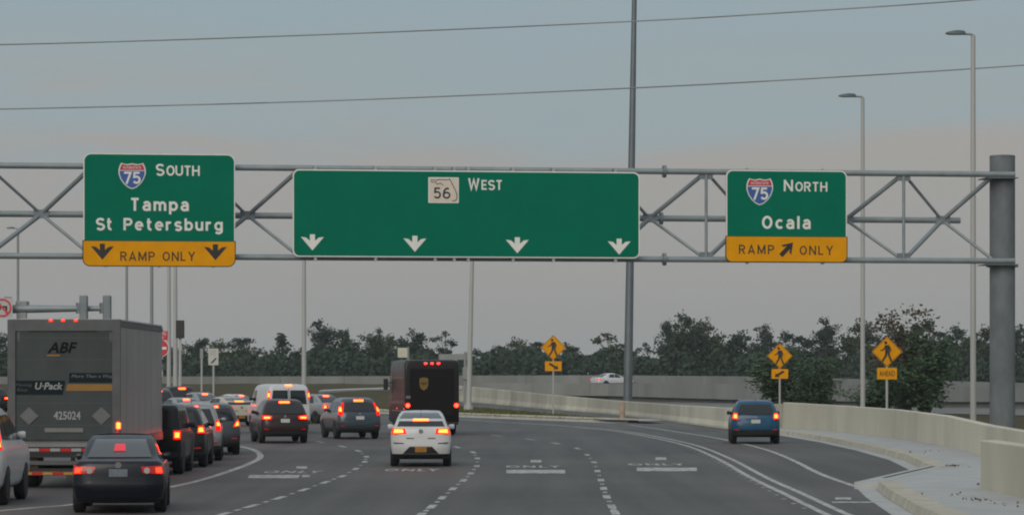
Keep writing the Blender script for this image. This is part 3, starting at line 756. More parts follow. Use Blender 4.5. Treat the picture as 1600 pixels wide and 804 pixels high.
# equipment boxes on the leaning pole's neighbour (grey signal gear seen beside the delivery truck)
eq = empty('signal_gantry_stub', (XA(727, 207.2), 207.2, 0)); tag(eq, 'grey signal bracket and boxes beside the leaning pole by the delivery truck', 'signal')
MB().cyl((0, 0, 0), (0, 0, 4.3), .13, .11, 12).build('post', M_POLEG, eq, 40)
MB().box(-1.9, .35, -.08, .08, 3.75, 4.15).build('crossbar', M_POLEG, eq)
MB().bevbox(-1.0, -.55, -.2, .2, 3.2, 3.74, .04).build('signal_head', M_POLEG, eq)
MB().bevbox(-.2, .45, -.2, .2, 2.3, 3.2, .05).build('cabinet', M_POLEG, eq)
MB().bevbox(-.55, -.2, -.18, .18, 1.55, 1.85, .05).build('push_button_box', M_POLE, eq)
# back of a sign above the delivery truck
sb = empty('small_sign', (XA(629, 215), 215, 0)); tag(sb, 'small pale square sign on a post above the delivery truck roof', 'road sign')
MB().cyl((.42, 0.06, 0), (.42, 0.06, 4.75), .09, .09).build('post', M_POLEG, sb)
MB().prism(rrect(-.36, .36, 3.95, 4.68, .06), -.06, -.03).build('plate', mat('cream_plate', (.55, .53, .42), .6, var=.08, scale=4), sb)

def ped_sign(label, px, pyc, half, Y, plq, plabel, zpost0=0.0, plq_kind='arrow', flip=1):
    k = Y/F; x = XA(px, Y); zc = ZA(pyc, Y); hw = half*k
    root = empty('pedestrian_sign', (x, Y, zpost0)); zc -= zpost0; tag(root, label, 'road sign', 'yellow pedestrian crossing signs')
    zl0, zl1 = ZA(plq[1], Y)-zpost0, ZA(plq[0], Y)-zpost0
    MB().cyl((0, 0.05, 0), (0, 0.05, zc+hw*0.7), .055, .055, 10).build('post', M_POLE, root, 40)
    d = [(0, zc-hw), (hw, zc), (0, zc+hw), (-hw, zc)]
    pl = MB().prism(d, -.012, 0.0).build('diamond', M_YEL, root)
    def ring(g0, g1):
        b = MB()
        D = [(0, -1), (1, 0), (0, 1), (-1, 0)]
        for i in range(4):
            a, c = D[i], D[(i+1) % 4]
            q = [(a[0]*hw*g0, zc+a[1]*hw*g0), (c[0]*hw*g0, zc+c[1]*hw*g0), (c[0]*hw*g1, zc+c[1]*hw*g1), (a[0]*hw*g1, zc+a[1]*hw*g1)]
            b.prism(q, -.020, -.011)
        return b
    ring(.95, .915).build('border', M_BLK, pl)
    # walking figure
    u = hw/18.0
    b = MB()
    def poly(P): b.prism([(p[0]*u, zc + p[1]*u) for p in P], -.022-.0003*len(b.f), -.011)
    poly([(-1.6+1.9*cos(t*pi/5), 10.5+1.9*sin(t*pi/5)) for t in range(10)])
    poly([(-2.8, 7.6), (-2.2, 1.2), (2.4, 0.4), (3.6, 5.6), (2.0, 8.0)])
    poly([(-2.2, 7.4), (-4.6, 3.2), (-8.0, 2.0), (-7.6, 0.8), (-3.8, 1.8), (-1.6, 4.6)])
    poly([(2.4, 7.4), (4.6, 3.6), (4.4, -0.2), (3.2, -0.2), (3.2, 3.0), (1.6, 5.0)])
    poly([(-2.2, 1.6), (-2.6, -4.0), (-6.6, -11.0), (-4.8, -12.0), (-0.4, -5.0), (1.2, 1.2)])
    poly([(0.0, 1.4), (1.2, -4.6), (4.2, -12.0), (6.4, -11.6), (3.4, -4.2), (2.6, 1.2)])
    b.build('walking_figure', M_BLK, pl)
    pw = plq[2]*k
    pq = MB().prism(rrect(-pw, pw, zl0, zl1, .04), -.012, 0.0).build('plaque', M_YEL, root)
    if plabel: pq['label'] = plabel
    zc2 = (zl0+zl1)/2; v = (zl1-zl0)/2
    if plq_kind == 'arrow':
        A = [(-.72, -.66), (.02, -.66), (-.16, -.38), (.68, .36), (.44, .70), (-.42, -.06), (-.60, .14)]
        A = [(flip*a*pw*0.85, zc2 + c*v) for a, c in A]
        MB().prism(A if flip > 0 else A[::-1], -.020, -.011).build('arrow', M_BLK, pq)
    else:
        put_text('AHEAD', pq, -pw*.78, -.020, zc2-v*.45, pw*1.56, v*.9, M_BLK, bold=.004)
    return root
ped_sign('yellow pedestrian diamond on the median with arrow pointing down right', 864.5, 542.5, 20, 182, (564, 579, 13), None, .14, flip=-1)
ped_sign('yellow pedestrian diamond above the blue car with arrow pointing down left', 1218.5, 555.5, 20, 150, (576, 591, 13), None, 0.0)
ped_sign('largest yellow pedestrian diamond with the ahead plaque beside the pale pole', 1386, 549, 24, 121, (574, 592, 15.5), None, 0.0, plq_kind='ahead')

# signal head on a thin post, regulatory signs behind the queue
sg = empty('signal_post', (XA(281.5, 212), 212, 0)); tag(sg, 'black signal head on a pale post beside the paired poles', 'signal')
MB().cyl((0, 0, 0), (0, 0, 4.5), .14, .11).build('post', M_POLE, sg, 40)
MB().bevbox(-.30, .30, -.2, .2, ZA(528, 212), ZA(500, 212), .04).build('signal_head', M_BLK, sg)
MB().box(-.10, .10, .01, .06, 4.4, 5.4).build('bracket', M_POLE, sg)
def small_sign(label, px, py0, py1, hw, Y, m, post_m, name='small_sign', mark=None, zg=0.0):
    root = empty(name, (XA(px, Y), Y, zg)); tag(root, label, 'road sign')
    z0, z1 = ZA(py1, Y)-zg, ZA(py0, Y)-zg
    MB().cyl((0, .04, 0), (0, .04, z1), .07, .07, 10).build('post', post_m, root, 40)
    p = MB().prism(rrect(-hw, hw, z0, z1, .06), -.04, -.02).build('plate', m, root)
    if mark == 'arrow':
        zc = z0+(z1-z0)*.25
        MB().prism([(-hw*.65, zc-.20), (-hw*.1, zc-.13), (hw*.62, zc+.16), (hw*.55, zc+.26), (-hw*.25, zc-.02)], -.052, -.04).build('arrow', M_BLK, p)
        for q in (.62, .74, .86): put_text('RIGHT' if q < .7 else 'TURN' if q < .8 else 'LANE', p, -hw*.6, -.05, z0+(z1-z0)*(q-.03), hw*1.2, (z1-z0)*.07, mat('faded_ink', (.36, .35, .32), .6, var=.1, scale=9))
    return root
small_sign('white lane sign with a slanted black arrow beyond the car queue', 333.5, 544, 570, .36, 205, mat('old_white', (.5, .5, .46), .6, var=.06, scale=4), M_POLE, mark='arrow')
small_sign('narrow grey sign edge-on post left of the white lane sign', 315, 544, 560, .12, 210, M_POLEG, M_POLE)
dn = empty('do_not_enter_sign', (XA(250, 160), 160, 0)); tag(dn, 'red do not enter sign under a red wrong way plate beside the trailer', 'road sign')
zc = ZA(543.5, 160); r = .47
MB().cyl((0, .05, 0), (0, .05, ZA(516, 160)), .06, .06).build('post', M_POLE, dn)
M_SRED = mat('sign_red', (.55, .03, .05), .45, var=.08, scale=3)
dk = MB().prism([(r*1.07*cos(t*pi/14), zc+r*1.07*sin(t*pi/14)) for t in range(28)], -.03, -.01).build('disc', M_WHITE, dn)
MB().prism([(r*cos(t*pi/14), zc+r*sin(t*pi/14)) for t in range(28)], -.04, -.02).build('red_disc', M_SRED, dk)
MB().box(-r*.78, r*.78, -.05, -.035, zc-.07, zc+.07).build('white_bar', M_WHITE, dk)
pw = MB().prism(rrect(-.44, .44, ZA(531, 160), ZA(516.5, 160), .04), -.03, -.01).build('plate', M_SRED, dn)
put_text('WRONG', pw, -.34, -.045, ZA(523.3, 160), .68, .2, M_WHITE); put_text('WAY', pw, -.22, -.045, ZA(530, 160), .44, .18, M_WHITE)

# signal mast arm at the left
Ym = 120; ma_ = empty('signal_mast_arm', (XA(-95, Ym), Ym, 0)); tag(ma_, 'grey signal mast arm reaching in from the left above the trailer', 'signal mast')
x0m = XA(-95, Ym); zA = ZA(481, Ym)
MB().cyl((0, 0, 0), (0, 0, zA+.6), .24, .2, 18).build('pole', M_GALV, ma_, 40)
MB().cyl((0, 0, zA-.06), (XA(172, Ym)-x0m, 0, ZA(481.5, Ym)), .24, .10, 16).build('arm', M_GALV, ma_, 40)
for px in (132.5, 169):
    x = XA(px, Ym)-x0m
    sh_ = MB().bevbox(x-.17, x+.17, -.42, -.16, ZA(512, Ym), ZA(461.5, Ym), .04).build('signal_head', M_GALVD, ma_)
    MB().cyl((x-.2, 0, ZA(481, Ym)-.22), (x-.2, 0, ZA(481, Ym)+.22), .17, .17, 12).build('clamp', M_GALVD, ma_, 40)
    MB().box(x-.25, x+.05, -.2, .02, ZA(481, Ym)-.06, ZA(481, Ym)+.06).build('bracket', M_GALVD, ma_)
x = XA(14, Ym)-x0m
MB().bevbox(x-.16, x+.17, -.38, -.1, ZA(493, Ym), ZA(464, Ym), .04).build('signal_head', M_BLK, ma_)
x = XA(34, Ym)-x0m
MB().bevbox(x-.24, x+.24, -.12, .5, ZA(480, Ym), ZA(470, Ym), .03).build('detector_box', M_POLEG, ma_)
MB().box(x-.2, x+.2, -.12, .12, ZA(497, Ym), ZA(488, Ym)).build('sign_back', M_POLEG, ma_)
ntn = empty('no_turn_sign', (XA(4, Ym-.5), Ym-.5, zA)); tag(ntn, 'round red and white no turn sign on the mast arm at the left edge', 'road sign')
r = .38
MB().prism(rrect(-.42, .42, -.42, .42, .05), -.03, -.01).build('plate', mat('plate_back', (.45, .45, .43), .6, var=.06, scale=4), ntn)
bb = MB()
for i in range(28):
    a0, a1 = i*pi/14, (i+1)*pi/14
    bb.prism([(r*.8*cos(a0), r*.8*sin(a0)), (r*cos(a0), r*sin(a0)), (r*cos(a1), r*sin(a1)), (r*.8*cos(a1), r*.8*sin(a1))][::1], -.045, -.03)
bb.build('red_ring', M_SRED, ntn)
MB().prism([(-.24, .2), (-.2, .26), (.26, -.2), (.2, -.26)][::-1], -.05, -.03).build('red_slash', M_SRED, ntn)
MB().prism([(.12, -.22), (.2, -.22), (.2, .08), (-.06, .08), (-.06, .18), (-.22, .04), (-.06, -.1), (-.06, 0), (.12, 0)], -.042, -.03).build('turn_arrow', M_BLK, ntn)

# overhead wires
def wire(label, pts, Y, r):
    P = [Vector((XA(a, Y), Y, ZA(c, Y))) for a, c in pts]; Q = []
    for i in range(len(P)-1):
        p0, p1, p2, p3 = P[max(0, i-1)], P[i], P[i+1], P[min(len(P)-1, i+2)]
        for k in range(6):
            t = k/6; Q.append(0.5*((2*p1)+(p2-p0)*t+(2*p0-5*p1+4*p2-p3)*t*t+(3*p1-p0-3*p2+p3)*t**3))
    Q.append(P[-1]); c = Q[0].copy()
    o = MB().tube([q-c for q in Q], r, 6).build('overhead_wire', mat('wire', (.26, .27, .27), .6, var=.1, scale=1), None, 60, loc=tuple(c)); tag(o, label, 'wire', 'overhead wires')
wire('upper overhead wire sloping up to the right across the sky', [(-500, 76), (0, 70), (500, 54.5), (980, 34), (1250, 18.5), (1520, 0), (2000, -40)], 150, .034)
wire('lower overhead wire crossing the sky just above the gantry', [(-500, 178), (0, 170.5), (500, 158), (980, 138), (1300, 121), (1600, 102), (2000, 72)], 150, .034)

# ================================================================ TREES
def leaf_quads(b, c, rad, n, size, rng, flat=1.0):
    for _ in range(n):
        p = Vector((rng.gauss(0, .5), rng.gauss(0, .5), rng.gauss(0, .5)))
        if p.length > 1.3: p *= 1.3/p.length
        q = Vector((c[0]+p.x*rad[0], c[1]+p.y*rad[1], c[2]+p.z*rad[2]))
        a = Vector((rng.gauss(0, 1), rng.gauss(0, 1), rng.gauss(0, 1)*flat)).normalized(); e = a.orthogonal().normalized()
        e = (Matrix.Rotation(rng.random()*6.28, 3, a) @ e); f_ = a.cross(e); s_ = size*rng.uniform(.6, 1.3)
        b.add([q-e*s_-f_*s_*.5, q+e*s_*.2-f_*s_*.7, q+e*s_+f_*s_*.3, q-e*s_*.3+f_*s_*.7], [(0, 1, 2, 3)])
LEAF = [mat('leaves_dark', (.042, .066, .045), .8, var=.4, scale=.6, spec=.15), mat('leaves_pine', (.044, .060, .052), .8, var=.35, scale=.7, spec=.15), mat('leaves_olive', (.062, .078, .042), .8, var=.4, scale=.6, spec=.15),
        mat('leaves_bush', (.060, .100, .052), .75, var=.45, scale=1.2, spec=.2), mat('leaves_bronze', (.095, .082, .056), .8, var=.4, scale=1.2, spec=.15)]
BARK = mat('bark', (.09, .078, .066), .9, var=.3, scale=3)
def tree_mesh(kind, seed, leaf=0):
    """unit tree 10 m high: returns (trunk mesh, crown mesh)"""
    rng = random.Random(seed); t = MB(); c = MB()
    if kind == 'broad':
        lean = rng.uniform(-.3, .3); top = 6.8
        t.tube([(0, 0, -.3), (lean*.4, .1, 2.5), (lean, 0, top)], [.28, .2, .09], 8)
        n = rng.randint(30, 36)
        for i in range(n):
            z = rng.uniform(1.6, 9.0); R = 2.8*sqrt(max(.05, 1-((z-4.8)/5.0)**2))*rng.uniform(.75, 1.1)
            a = rng.random()*6.28; rr = R*sqrt(rng.uniform(.15, 1.0))
            p = (lean+rr*cos(a), rr*sin(a), z); s_ = rng.uniform(.55, 1.25)*(1.0 if z < 7.0 else .65)
            t.cyl((lean*z/top*.6, 0, max(1.2, z-2.0)), p, .07, .02, 5)
            leaf_quads(c, p, (s_*1.2, s_*1.2, s_*.85), int(150*s_*s_)+36, .17, rng)
        leaf_quads(c, (lean, 0, 4.4), (2.8, 2.8, 3.6), 1100, .21, rng)
        leaf_quads(c, (lean*.8, 0, 9.2), (.7, .7, .8), 60, .18, rng)
    elif kind == 'cone':
        t.tube([(0, 0, -.3), (.1, 0, 5), (0, 0, 9.4)], [.25, .15, .03], 8)
        for i in range(24):
            z = 1.2+8.4*(i/23)**.9; R = (9.9-z)*.42+.15
            a = i*2.4+rng.uniform(-.4, .4); rr = R*rng.uniform(.35, .85)
            p = (rr*cos(a), rr*sin(a), z)
            t.cyl((0, 0, z-.4), p, .05, .015, 5)
            leaf_quads(c, p, (R*.62+.2, R*.62+.2, .75), 70 if z < 6 else 42, .22, rng)
    elif kind == 'pine':
        lean = rng.uniform(-.4, .4)
        t.tube([(0, 0, -.3), (lean*.3, 0, 4), (lean, 0, 9.3)], [.24, .17, .05], 8)
        for i in range(24):
            z = rng.uniform(4.6, 9.4); a = rng.random()*6.28; rr = rng.uniform(.25, 1.0)*1.9*sqrt(max(.1, 1-((z-7.0)/3.2)**2))
            p = (lean*z/9.2+rr*cos(a), rr*sin(a), z+rr*.25)
            t.cyl((lean*z/9.2, 0, z-.5), p, .05, .015, 5)
            for k in range(3):
                f_ = .45+.3*k; s_ = rng.uniform(.35, .75)
                q = (lean*z/9.2+(p[0]-lean*z/9.2)*f_+rng.gauss(0, .2), p[1]*f_+rng.gauss(0, .2), z+rr*.25*f_+rng.gauss(0, .22))
                leaf_quads(c, q, (s_*1.1, s_*1.1, s_*.8), int(34*s_)+8, .16, rng)
        leaf_quads(c, (lean, 0, 9.3), (.7, .7, .8), 40, .16, rng)
    elif kind == 'airy':
        t.tube([(0, 0, -.3), (.2, 0, 3), (.0, .1, 6)], [.26, .18, .08], 8)
        for i in range(22):
            z = rng.uniform(3.0, 9.7); R = 2.7*sqrt(max(.05, 1-((z-6.0)/4.2)**2)); a = rng.random()*6.28; rr = R*rng.uniform(.3, 1)
            p = (rr*cos(a), rr*sin(a), z); s_ = rng.uniform(.4, .85)
            t.tube([(.1, 0, max(1.5, z-3.2)), (rr*.55*cos(a), rr*.55*sin(a), z-.9), p], [.08, .045, .015], 5)
            leaf_quads(c, p, (s_, s_, s_*.75), int(75*s_)+14, .17, rng)
    elif kind == 'bush':
        for i in range(16):
            a = rng.random()*6.28; h = rng.uniform(4, 9.4); rr = rng.uniform(.4, 2.3)*(1.15-h/13)
            m_ = (rr*.6*cos(a), rr*.6*sin(a), h*.5); p = (rr*1.5*cos(a), rr*1.5*sin(a), h)
            t.tube([(.2*cos(a), .2*sin(a), -.2), m_, p], [.10, .06, .015], 5)
            for k in range(5):
                f_ = .25+.75*k/4
                q = (p[0]*f_+rng.gauss(0, .35), p[1]*f_+rng.gauss(0, .35), max(.5, h*(f_**.8)+rng.gauss(0, .3)))
                leaf_quads(c, q, (1.0, 1.0, .95), 62, .15, rng)
    return t.mesh('trunk', BARK), c.mesh('crown', LEAF[leaf])
TM = {}
for i in range(4): TM['broad', i] = tree_mesh('broad', 10+i, (0, 0, 2, 0)[i])
for i in range(2): TM['cone', i] = tree_mesh('cone', 30+i, 0)
for i in range(3): TM['pine', i] = tree_mesh('pine', 40+i, 1)
for i in range(3): TM['airy', i] = tree_mesh('airy', 50+i, (1, 2, 0)[i])
def tree(label, kind, var, px, pyt, halfw, Y, zg=0.0, group='trees of the far tree line', name='tree', cat='tree', unitw=3.2, rz=None):
    hgt = ZA(pyt - (6 if 'far tree' in group else 0), Y) - zg; k = hgt/10.0; w = halfw*(1.28 if 'far tree' in group else 1.0)*Y/F/unitw
    rz = random.random()*6.28 if rz is None else rz
    root = empty(name, (XA(px, Y), Y, zg), rz); tag(root, label, cat, group)
    tm, cm = TM[kind, var]
    inst('trunk', tm, root, sc=(w, w, k)); inst('crown', cm, root, sc=(w, w, k))
    return root
KW = {'broad': 3.3, 'cone': 3.2, 'pine': 2.6, 'airy': 2.9}
TREES = [
 ('dark tree showing at the left edge beside the trailer', 'broad', 0, 0, 522, 26, 430),
 ('rounded dark tree right behind the black signal head', 'broad', 1, 288, 541, 26, 450),
 ('small pine crown above the narrow grey sign post', 'pine', 0, 313, 535, 22, 470),
 ('dark rounded tree behind the white lane sign', 'broad', 2, 345, 536, 24, 455),
 ('thin airy tree with sky showing through, right of the white lane sign', 'airy', 0, 382, 529, 26, 440),
 ('small loose tree right of the thin airy tree', 'airy', 1, 405, 541, 15, 460),
 ('broad pyramid-shaped dark tree above the white van', 'cone', 0, 440, 529, 33, 430),
 ('dark tree half hidden by the pale pole behind the van', 'broad', 3, 470, 548, 22, 450),
 ('tall slim tree just right of the pale pole, highest at the left', 'pine', 1, 500, 504, 18, 440),
 ('tall full dark tree beside the slim highest one', 'broad', 0, 517, 514, 27, 445),
 ('dark spire-topped tree right of the tall pair', 'cone', 1, 542, 523, 18, 450),
 ('wide dark tree left of the delivery truck', 'broad', 1, 568, 526, 33, 440),
 ('leaning pine crown poking up left of the delivery truck', 'pine', 2, 594, 518, 17, 455),
 ('round dark tree behind the delivery truck roof', 'broad', 2, 612, 528, 25, 450),
 ('taller dark tree directly above the delivery truck', 'broad', 3, 643, 518, 26, 440),
 ('open feathery tree between delivery truck and leaning pole', 'airy', 2, 697, 523, 24, 440),
 ('low dark tree behind the leaning pole', 'broad', 0, 745, 548, 24, 450),
 ('dark tree just right of the leaning pole', 'broad', 1, 775, 543, 20, 445),
 ('domed dark tree left of the median pedestrian sign', 'broad', 2, 804, 533, 25, 440),
 ('airy tree directly behind the median pedestrian sign', 'airy', 0, 845, 536, 26, 450),
 ('dark tree right of the median pedestrian sign', 'broad', 3, 885, 540, 29, 440),
 ('open crowned pine left of the high mast', 'airy', 1, 952, 516, 34, 440),
 ('dark lower tree behind the high mast', 'broad', 0, 972, 543, 38, 455),
 ('small loose tree right of the high mast', 'airy', 2, 1015, 541, 22, 445),
 ('tallest dark tree of the line, left half of its pair', 'broad', 1, 1064, 492, 31, 430),
 ('tall dark tree joined to the right of the tallest one', 'broad', 2, 1103, 503, 29, 440),
 ('pine crown overhanging the left of the tallest tree', 'pine', 0, 1042, 508, 15, 435),
 ('wide dark tree above the blue car', 'broad', 3, 1160, 521, 33, 440),
 ('small pine crown left of the middle pedestrian sign', 'pine', 1, 1198, 512, 20, 450),
 ('dark tree behind the middle pedestrian sign', 'broad', 0, 1228, 520, 34, 445),
 ('flat topped pine right of the middle pedestrian sign', 'pine', 2, 1291, 502, 23, 440),
 ('dark tree filling the gap below the flat topped pine', 'broad', 1, 1275, 530, 34, 450),
 ('large domed tree behind the pole by the ahead sign', 'broad', 2, 1343, 505, 34, 440),
 ('dark tree behind the ahead pedestrian sign', 'broad', 3, 1392, 515, 34, 450),
 ('dark tree right of the bronze leaved thicket', 'broad', 0, 1452, 500, 32, 440),
 ('dark tree left of the tallest right light pole', 'broad', 1, 1494, 512, 30, 445),
 ('dark tree between the light pole and the gantry column', 'broad', 2, 1538, 514, 30, 440),
 ('dark tree behind the gantry column at the right edge', 'broad', 3, 1593, 512, 32, 445),
]
for lb, kd, vr, px, py, hw, Y in TREES: tree(lb, kd, vr, px, py, hw, Y, unitw=KW[kd])
# dense understorey: one mass below the crowns
b = MB(); rng = random.Random(5)
for i in range(42000):
    px = rng.uniform(-60, 1680) if rng.random() < .97 else rng.uniform(200, 900)
    if 12 < px < 255 and rng.random() < .8: continue
    Y = rng.uniform(415, 470)
    topy = 552 + 6*sin(px*.045) + 5*sin(px*.11+1) + 4*sin(px*.021)
    z = rng.random()**.8 * ZA(topy, Y)
    x = XA(px, Y); a = Vector((rng.gauss(0, 1), rng.gauss(0, 1), rng.gauss(0, 1))).normalized(); e = a.orthogonal().normalized(); f_ = a.cross(e); s_ = rng.uniform(.2, .48)
    q = Vector((x, Y, z))
    b.add([q-e*s_-f_*s_*.5, q+e*s_*.2-f_*s_*.7, q+e*s_+f_*s_*.3, q-e*s_*.3+f_*s_*.7], [(0, 1, 2, 3)])
tag(b.build('woodland_understorey', LEAF[0]), 'dense dark undergrowth below the far tree line', 'undergrowth', kind='stuff')
# nearer thickets in front of the ramp wall on the right
TM['bush', 0] = tree_mesh('bush', 61, 3); TM['bush', 1] = tree_mesh('bush', 62, 3); TM['bush', 2] = tree_mesh('bush', 63, 4)
BG = 'nearer thickets before the ramp wall'
tree('bushy green thicket behind the middle pedestrian sign', 'bush', 0, 1224, 541, 62, 195, 0, BG, 'thicket', 'shrub', 2.6, 0.4)
tree('green shrub at the right foot of the first thicket', 'bush', 1, 1280, 552, 46, 190, 0, BG, 'thicket', 'shrub', 2.6, 2.0)
tree('tall bronze leaved thicket behind the ahead pedestrian sign', 'bush', 2, 1414, 480, 58, 185, 0, BG, 'thicket', 'shrub', 2.8, 1.0)
tree('green shrub at the foot of the bronze thicket, left side', 'bush', 1, 1376, 566, 50, 180, 0, BG, 'thicket', 'shrub', 2.6, 3.3)
tree('dark green tree-like shrub right of the bronze thicket', 'bush', 0, 1446, 512, 58, 182, 0, BG, 'thicket', 'shrub', 2.6, 4.0)

# median grass blades
b = MB(); rng = random.Random(8)
def inside(x, y, poly):
    c = False; n = len(poly)
    for i in range(n):
        (x1, y1), (x2, y2) = poly[i], poly[(i+1) % n]
        if (y1 > y) != (y2 > y) and x < (x2-x1)*(y-y1)/(y2-y1)+x1: c = not c
    return c
cnt = 0
while cnt < 5000:
    x, y = rng.uniform(-12.5, 6.6), rng.uniform(158, 232)
    if not inside(x, y, med): continue
    cnt += 1; a = rng.random()*6.28; h = rng.uniform(.05, .16); w = .05
    b.add([(x-w*cos(a), y-w*sin(a), .14), (x+w*cos(a), y+w*sin(a), .14), (x+rng.gauss(0, .04), y+rng.gauss(0, .04), .14+h)], [(0, 1, 2)])
tag(b.build('grass_tufts', M_BLADE), 'short grass on the kerbed median', 'grass', kind='stuff')

# ================================================================ VEHICLES
class Shell:
    """car body as a stack of rounded plan slices: keys (z, y_rear, y_front, half_width, corner_radius)"""
    def __init__(s, keys, bow=0.05): s.k = keys; s.bow = bow
    def at(s, z):
        k = s.k
        if z <= k[0][0]: return k[0][1:]
        for a, c in zip(k, k[1:]):
            if z <= c[0]:
                t = (z-a[0])/(c[0]-a[0]); return tuple(p+(q-p)*t for p, q in zip(a[1:], c[1:]))
        return k[-1][1:]
    def yr(s, x, z):
        r0, f0, w, r = s.at(z); x = min(abs(x), w-1e-4); y = r0 + s.bow*(x/w)**2
        if x > w-r: y += r*.9*(1-sqrt(max(0, 1-((x-(w-r))/r)**2)))
        return y
    def xs(s, y, z):
        r0, f0, w, r = s.at(z); ry = r*.9
        if y < r0+s.bow+ry:
            u = max(0, min(1, (r0+s.bow+ry-y)/ry)); return w-r+r*sqrt(max(0, 1-u*u))
        rf = r*1.3
        if y > f0-rf:
            u = max(0, min(1, (y-(f0-rf))/rf)); return w-r+r*sqrt(max(0, 1-u*u))
        return w
    def ring(s, z):
        r0, f0, w, r = s.at(z); P = []
        nr = 9
        for i in range(nr):                      # rear face left to right
            x = -(w-r) + 2*(w-r)*i/(nr-1); P.append((x, s.yr(x, z), z))
        for i in range(1, 6):
            t = i/5*pi/2; P.append((w-r+r*sin(t), r0 + s.bow + r*.9*(1-cos(t)), z))
        for i in range(1, 8): P.append((w, r0+s.bow+r*.9 + (f0-r*1.3-r0-s.bow-r*.9)*i/8, z))
        for i in range(0, 6):
            t = i/5*pi/2; P.append((w-r+r*cos(t), f0-r*1.3+r*1.3*sin(t), z))
        for i in range(1, 5): P.append(((w-r)-2*(w-r)*i/5, f0, z))
        for i in range(0, 6):
            t = pi/2-i/5*pi/2; P.append((-(w-r)-r*cos(t), f0-r*1.3+r*1.3*sin(t), z))
        for i in range(7, 0, -1): P.append((-w, r0+s.bow+r*.9 + (f0-r*1.3-r0-s.bow-r*.9)*i/8, z))
        for i in range(5, 0, -1):
            t = i/5*pi/2; P.append((-(w-r)-r*sin(t), r0 + s.bow + r*.9*(1-cos(t)), z))
        return P
    def body(s, z0, z1, extra=None):
        zs = sorted(set([z0, z1] + [k[0] for k in s.k if z0 < k[0] < z1]))
        Z = []
        for a, c in zip(zs, zs[1:]): Z += [a, (a+c)/2]
        Z.append(zs[-1])
        return MB().loft([s.ring(z) for z in Z], True)
    def rear_patch(s, q, off=.012, nx=8, nz=4, back=.03):
        """q: four (x, z) corners, counter-clockwise from lower left seen from behind"""
        b = MB(); g_ = []
        for j in range(nz+1):
            for i in range(nx+1):
                u, v = i/nx, j/nz
                x = (q[0][0]*(1-u)+q[1][0]*u)*(1-v) + (q[3][0]*(1-u)+q[2][0]*u)*v
                z = (q[0][1]*(1-u)+q[1][1]*u)*(1-v) + (q[3][1]*(1-u)+q[2][1]*u)*v
                e = 1.0 if abs(x) < s.at(z)[2]-.02 else .6
                g_.append((x*(1+.006), s.yr(x, z)-off*e, z))
        fs = [(j*(nx+1)+i, j*(nx+1)+i+1, (j+1)*(nx+1)+i+1, (j+1)*(nx+1)+i) for j in range(nz) for i in range(nx)]
        bd = [i for i in range(nx+1)] + [(j+1)*(nx+1)-1 for j in range(1, nz+1)] + [nz*(nx+1)+i for i in range(nx-1, -1, -1)] + [j*(nx+1) for j in range(nz-1, 0, -1)]
        n = len(g_); ex = [(g_[i][0]*.995, g_[i][1]+back, g_[i][2]) for i in bd]
        fs += [(bd[(i+1) % len(bd)], bd[i], n+i, n+(i+1) % len(bd)) for i in range(len(bd))]
        return b.add(g_+ex, fs)
    def side_patch(s, q, sgn, off=.012, ny=5, nz=3, back=.03):
        b = MB(); g_ = []
        for j in range(nz+1):
            for i in range(ny+1):
                u, v = i/ny, j/nz
                y = (q[0][0]*(1-u)+q[1][0]*u)*(1-v) + (q[3][0]*(1-u)+q[2][0]*u)*v
                z = (q[0][1]*(1-u)+q[1][1]*u)*(1-v) + (q[3][1]*(1-u)+q[2][1]*u)*v
                g_.append((sgn*(s.xs(y, z)+off), y, z))
        fs = [(j*(ny+1)+i, j*(ny+1)+i+1, (j+1)*(ny+1)+i+1, (j+1)*(ny+1)+i) for j in range(nz) for i in range(ny)]
        bd = [i for i in range(ny+1)] + [(j+1)*(ny+1)-1 for j in range(1, nz+1)] + [nz*(ny+1)+i for i in range(ny-1, -1, -1)] + [j*(ny+1) for j in range(nz-1, 0, -1)]
        n = len(g_); ex = [(g_[i][0]-sgn*back, g_[i][1], g_[i][2]) for i in bd]
        fs += [(bd[(i+1) % len(bd)], bd[i], n+i, n+(i+1) % len(bd)) for i in range(len(bd))]
        if sgn < 0: fs = [f[::-1] for f in fs]
        return b.add(g_+ex, fs)
    def arch(s, yc, zc, R, sgn, off=.008):
        b = MB(); pts = []
        n = 14
        for i in range(n+1):
            t = pi*i/n; y = yc+R*cos(t); z = max(s.k[0][0], zc+R*sin(t)); pts.append((y, z))
        zb_ = s.k[0][0]
        g_ = [(sgn*(s.xs(y, z)+off), y, z) for y, z in pts]; lo = [(sgn*(s.xs(y, zb_)+off), y, zb_) for y, z in pts]
        # fan of strips from arch to sill, split in rows so the sheet follows the body
        rows_ = 4; V = []
        for r_ in range(rows_+1):
            for y, z in pts:
                zz = zb_ + (z-zb_)*r_/rows_; V.append((sgn*(s.xs(y, zz)+off), y, zz))
        fs = [(r_*(n+1)+i, r_*(n+1)+i+1, (r_+1)*(n+1)+i+1, (r_+1)*(n+1)+i) for r_ in range(rows_) for i in range(n)]
        return b.add(V, fs)

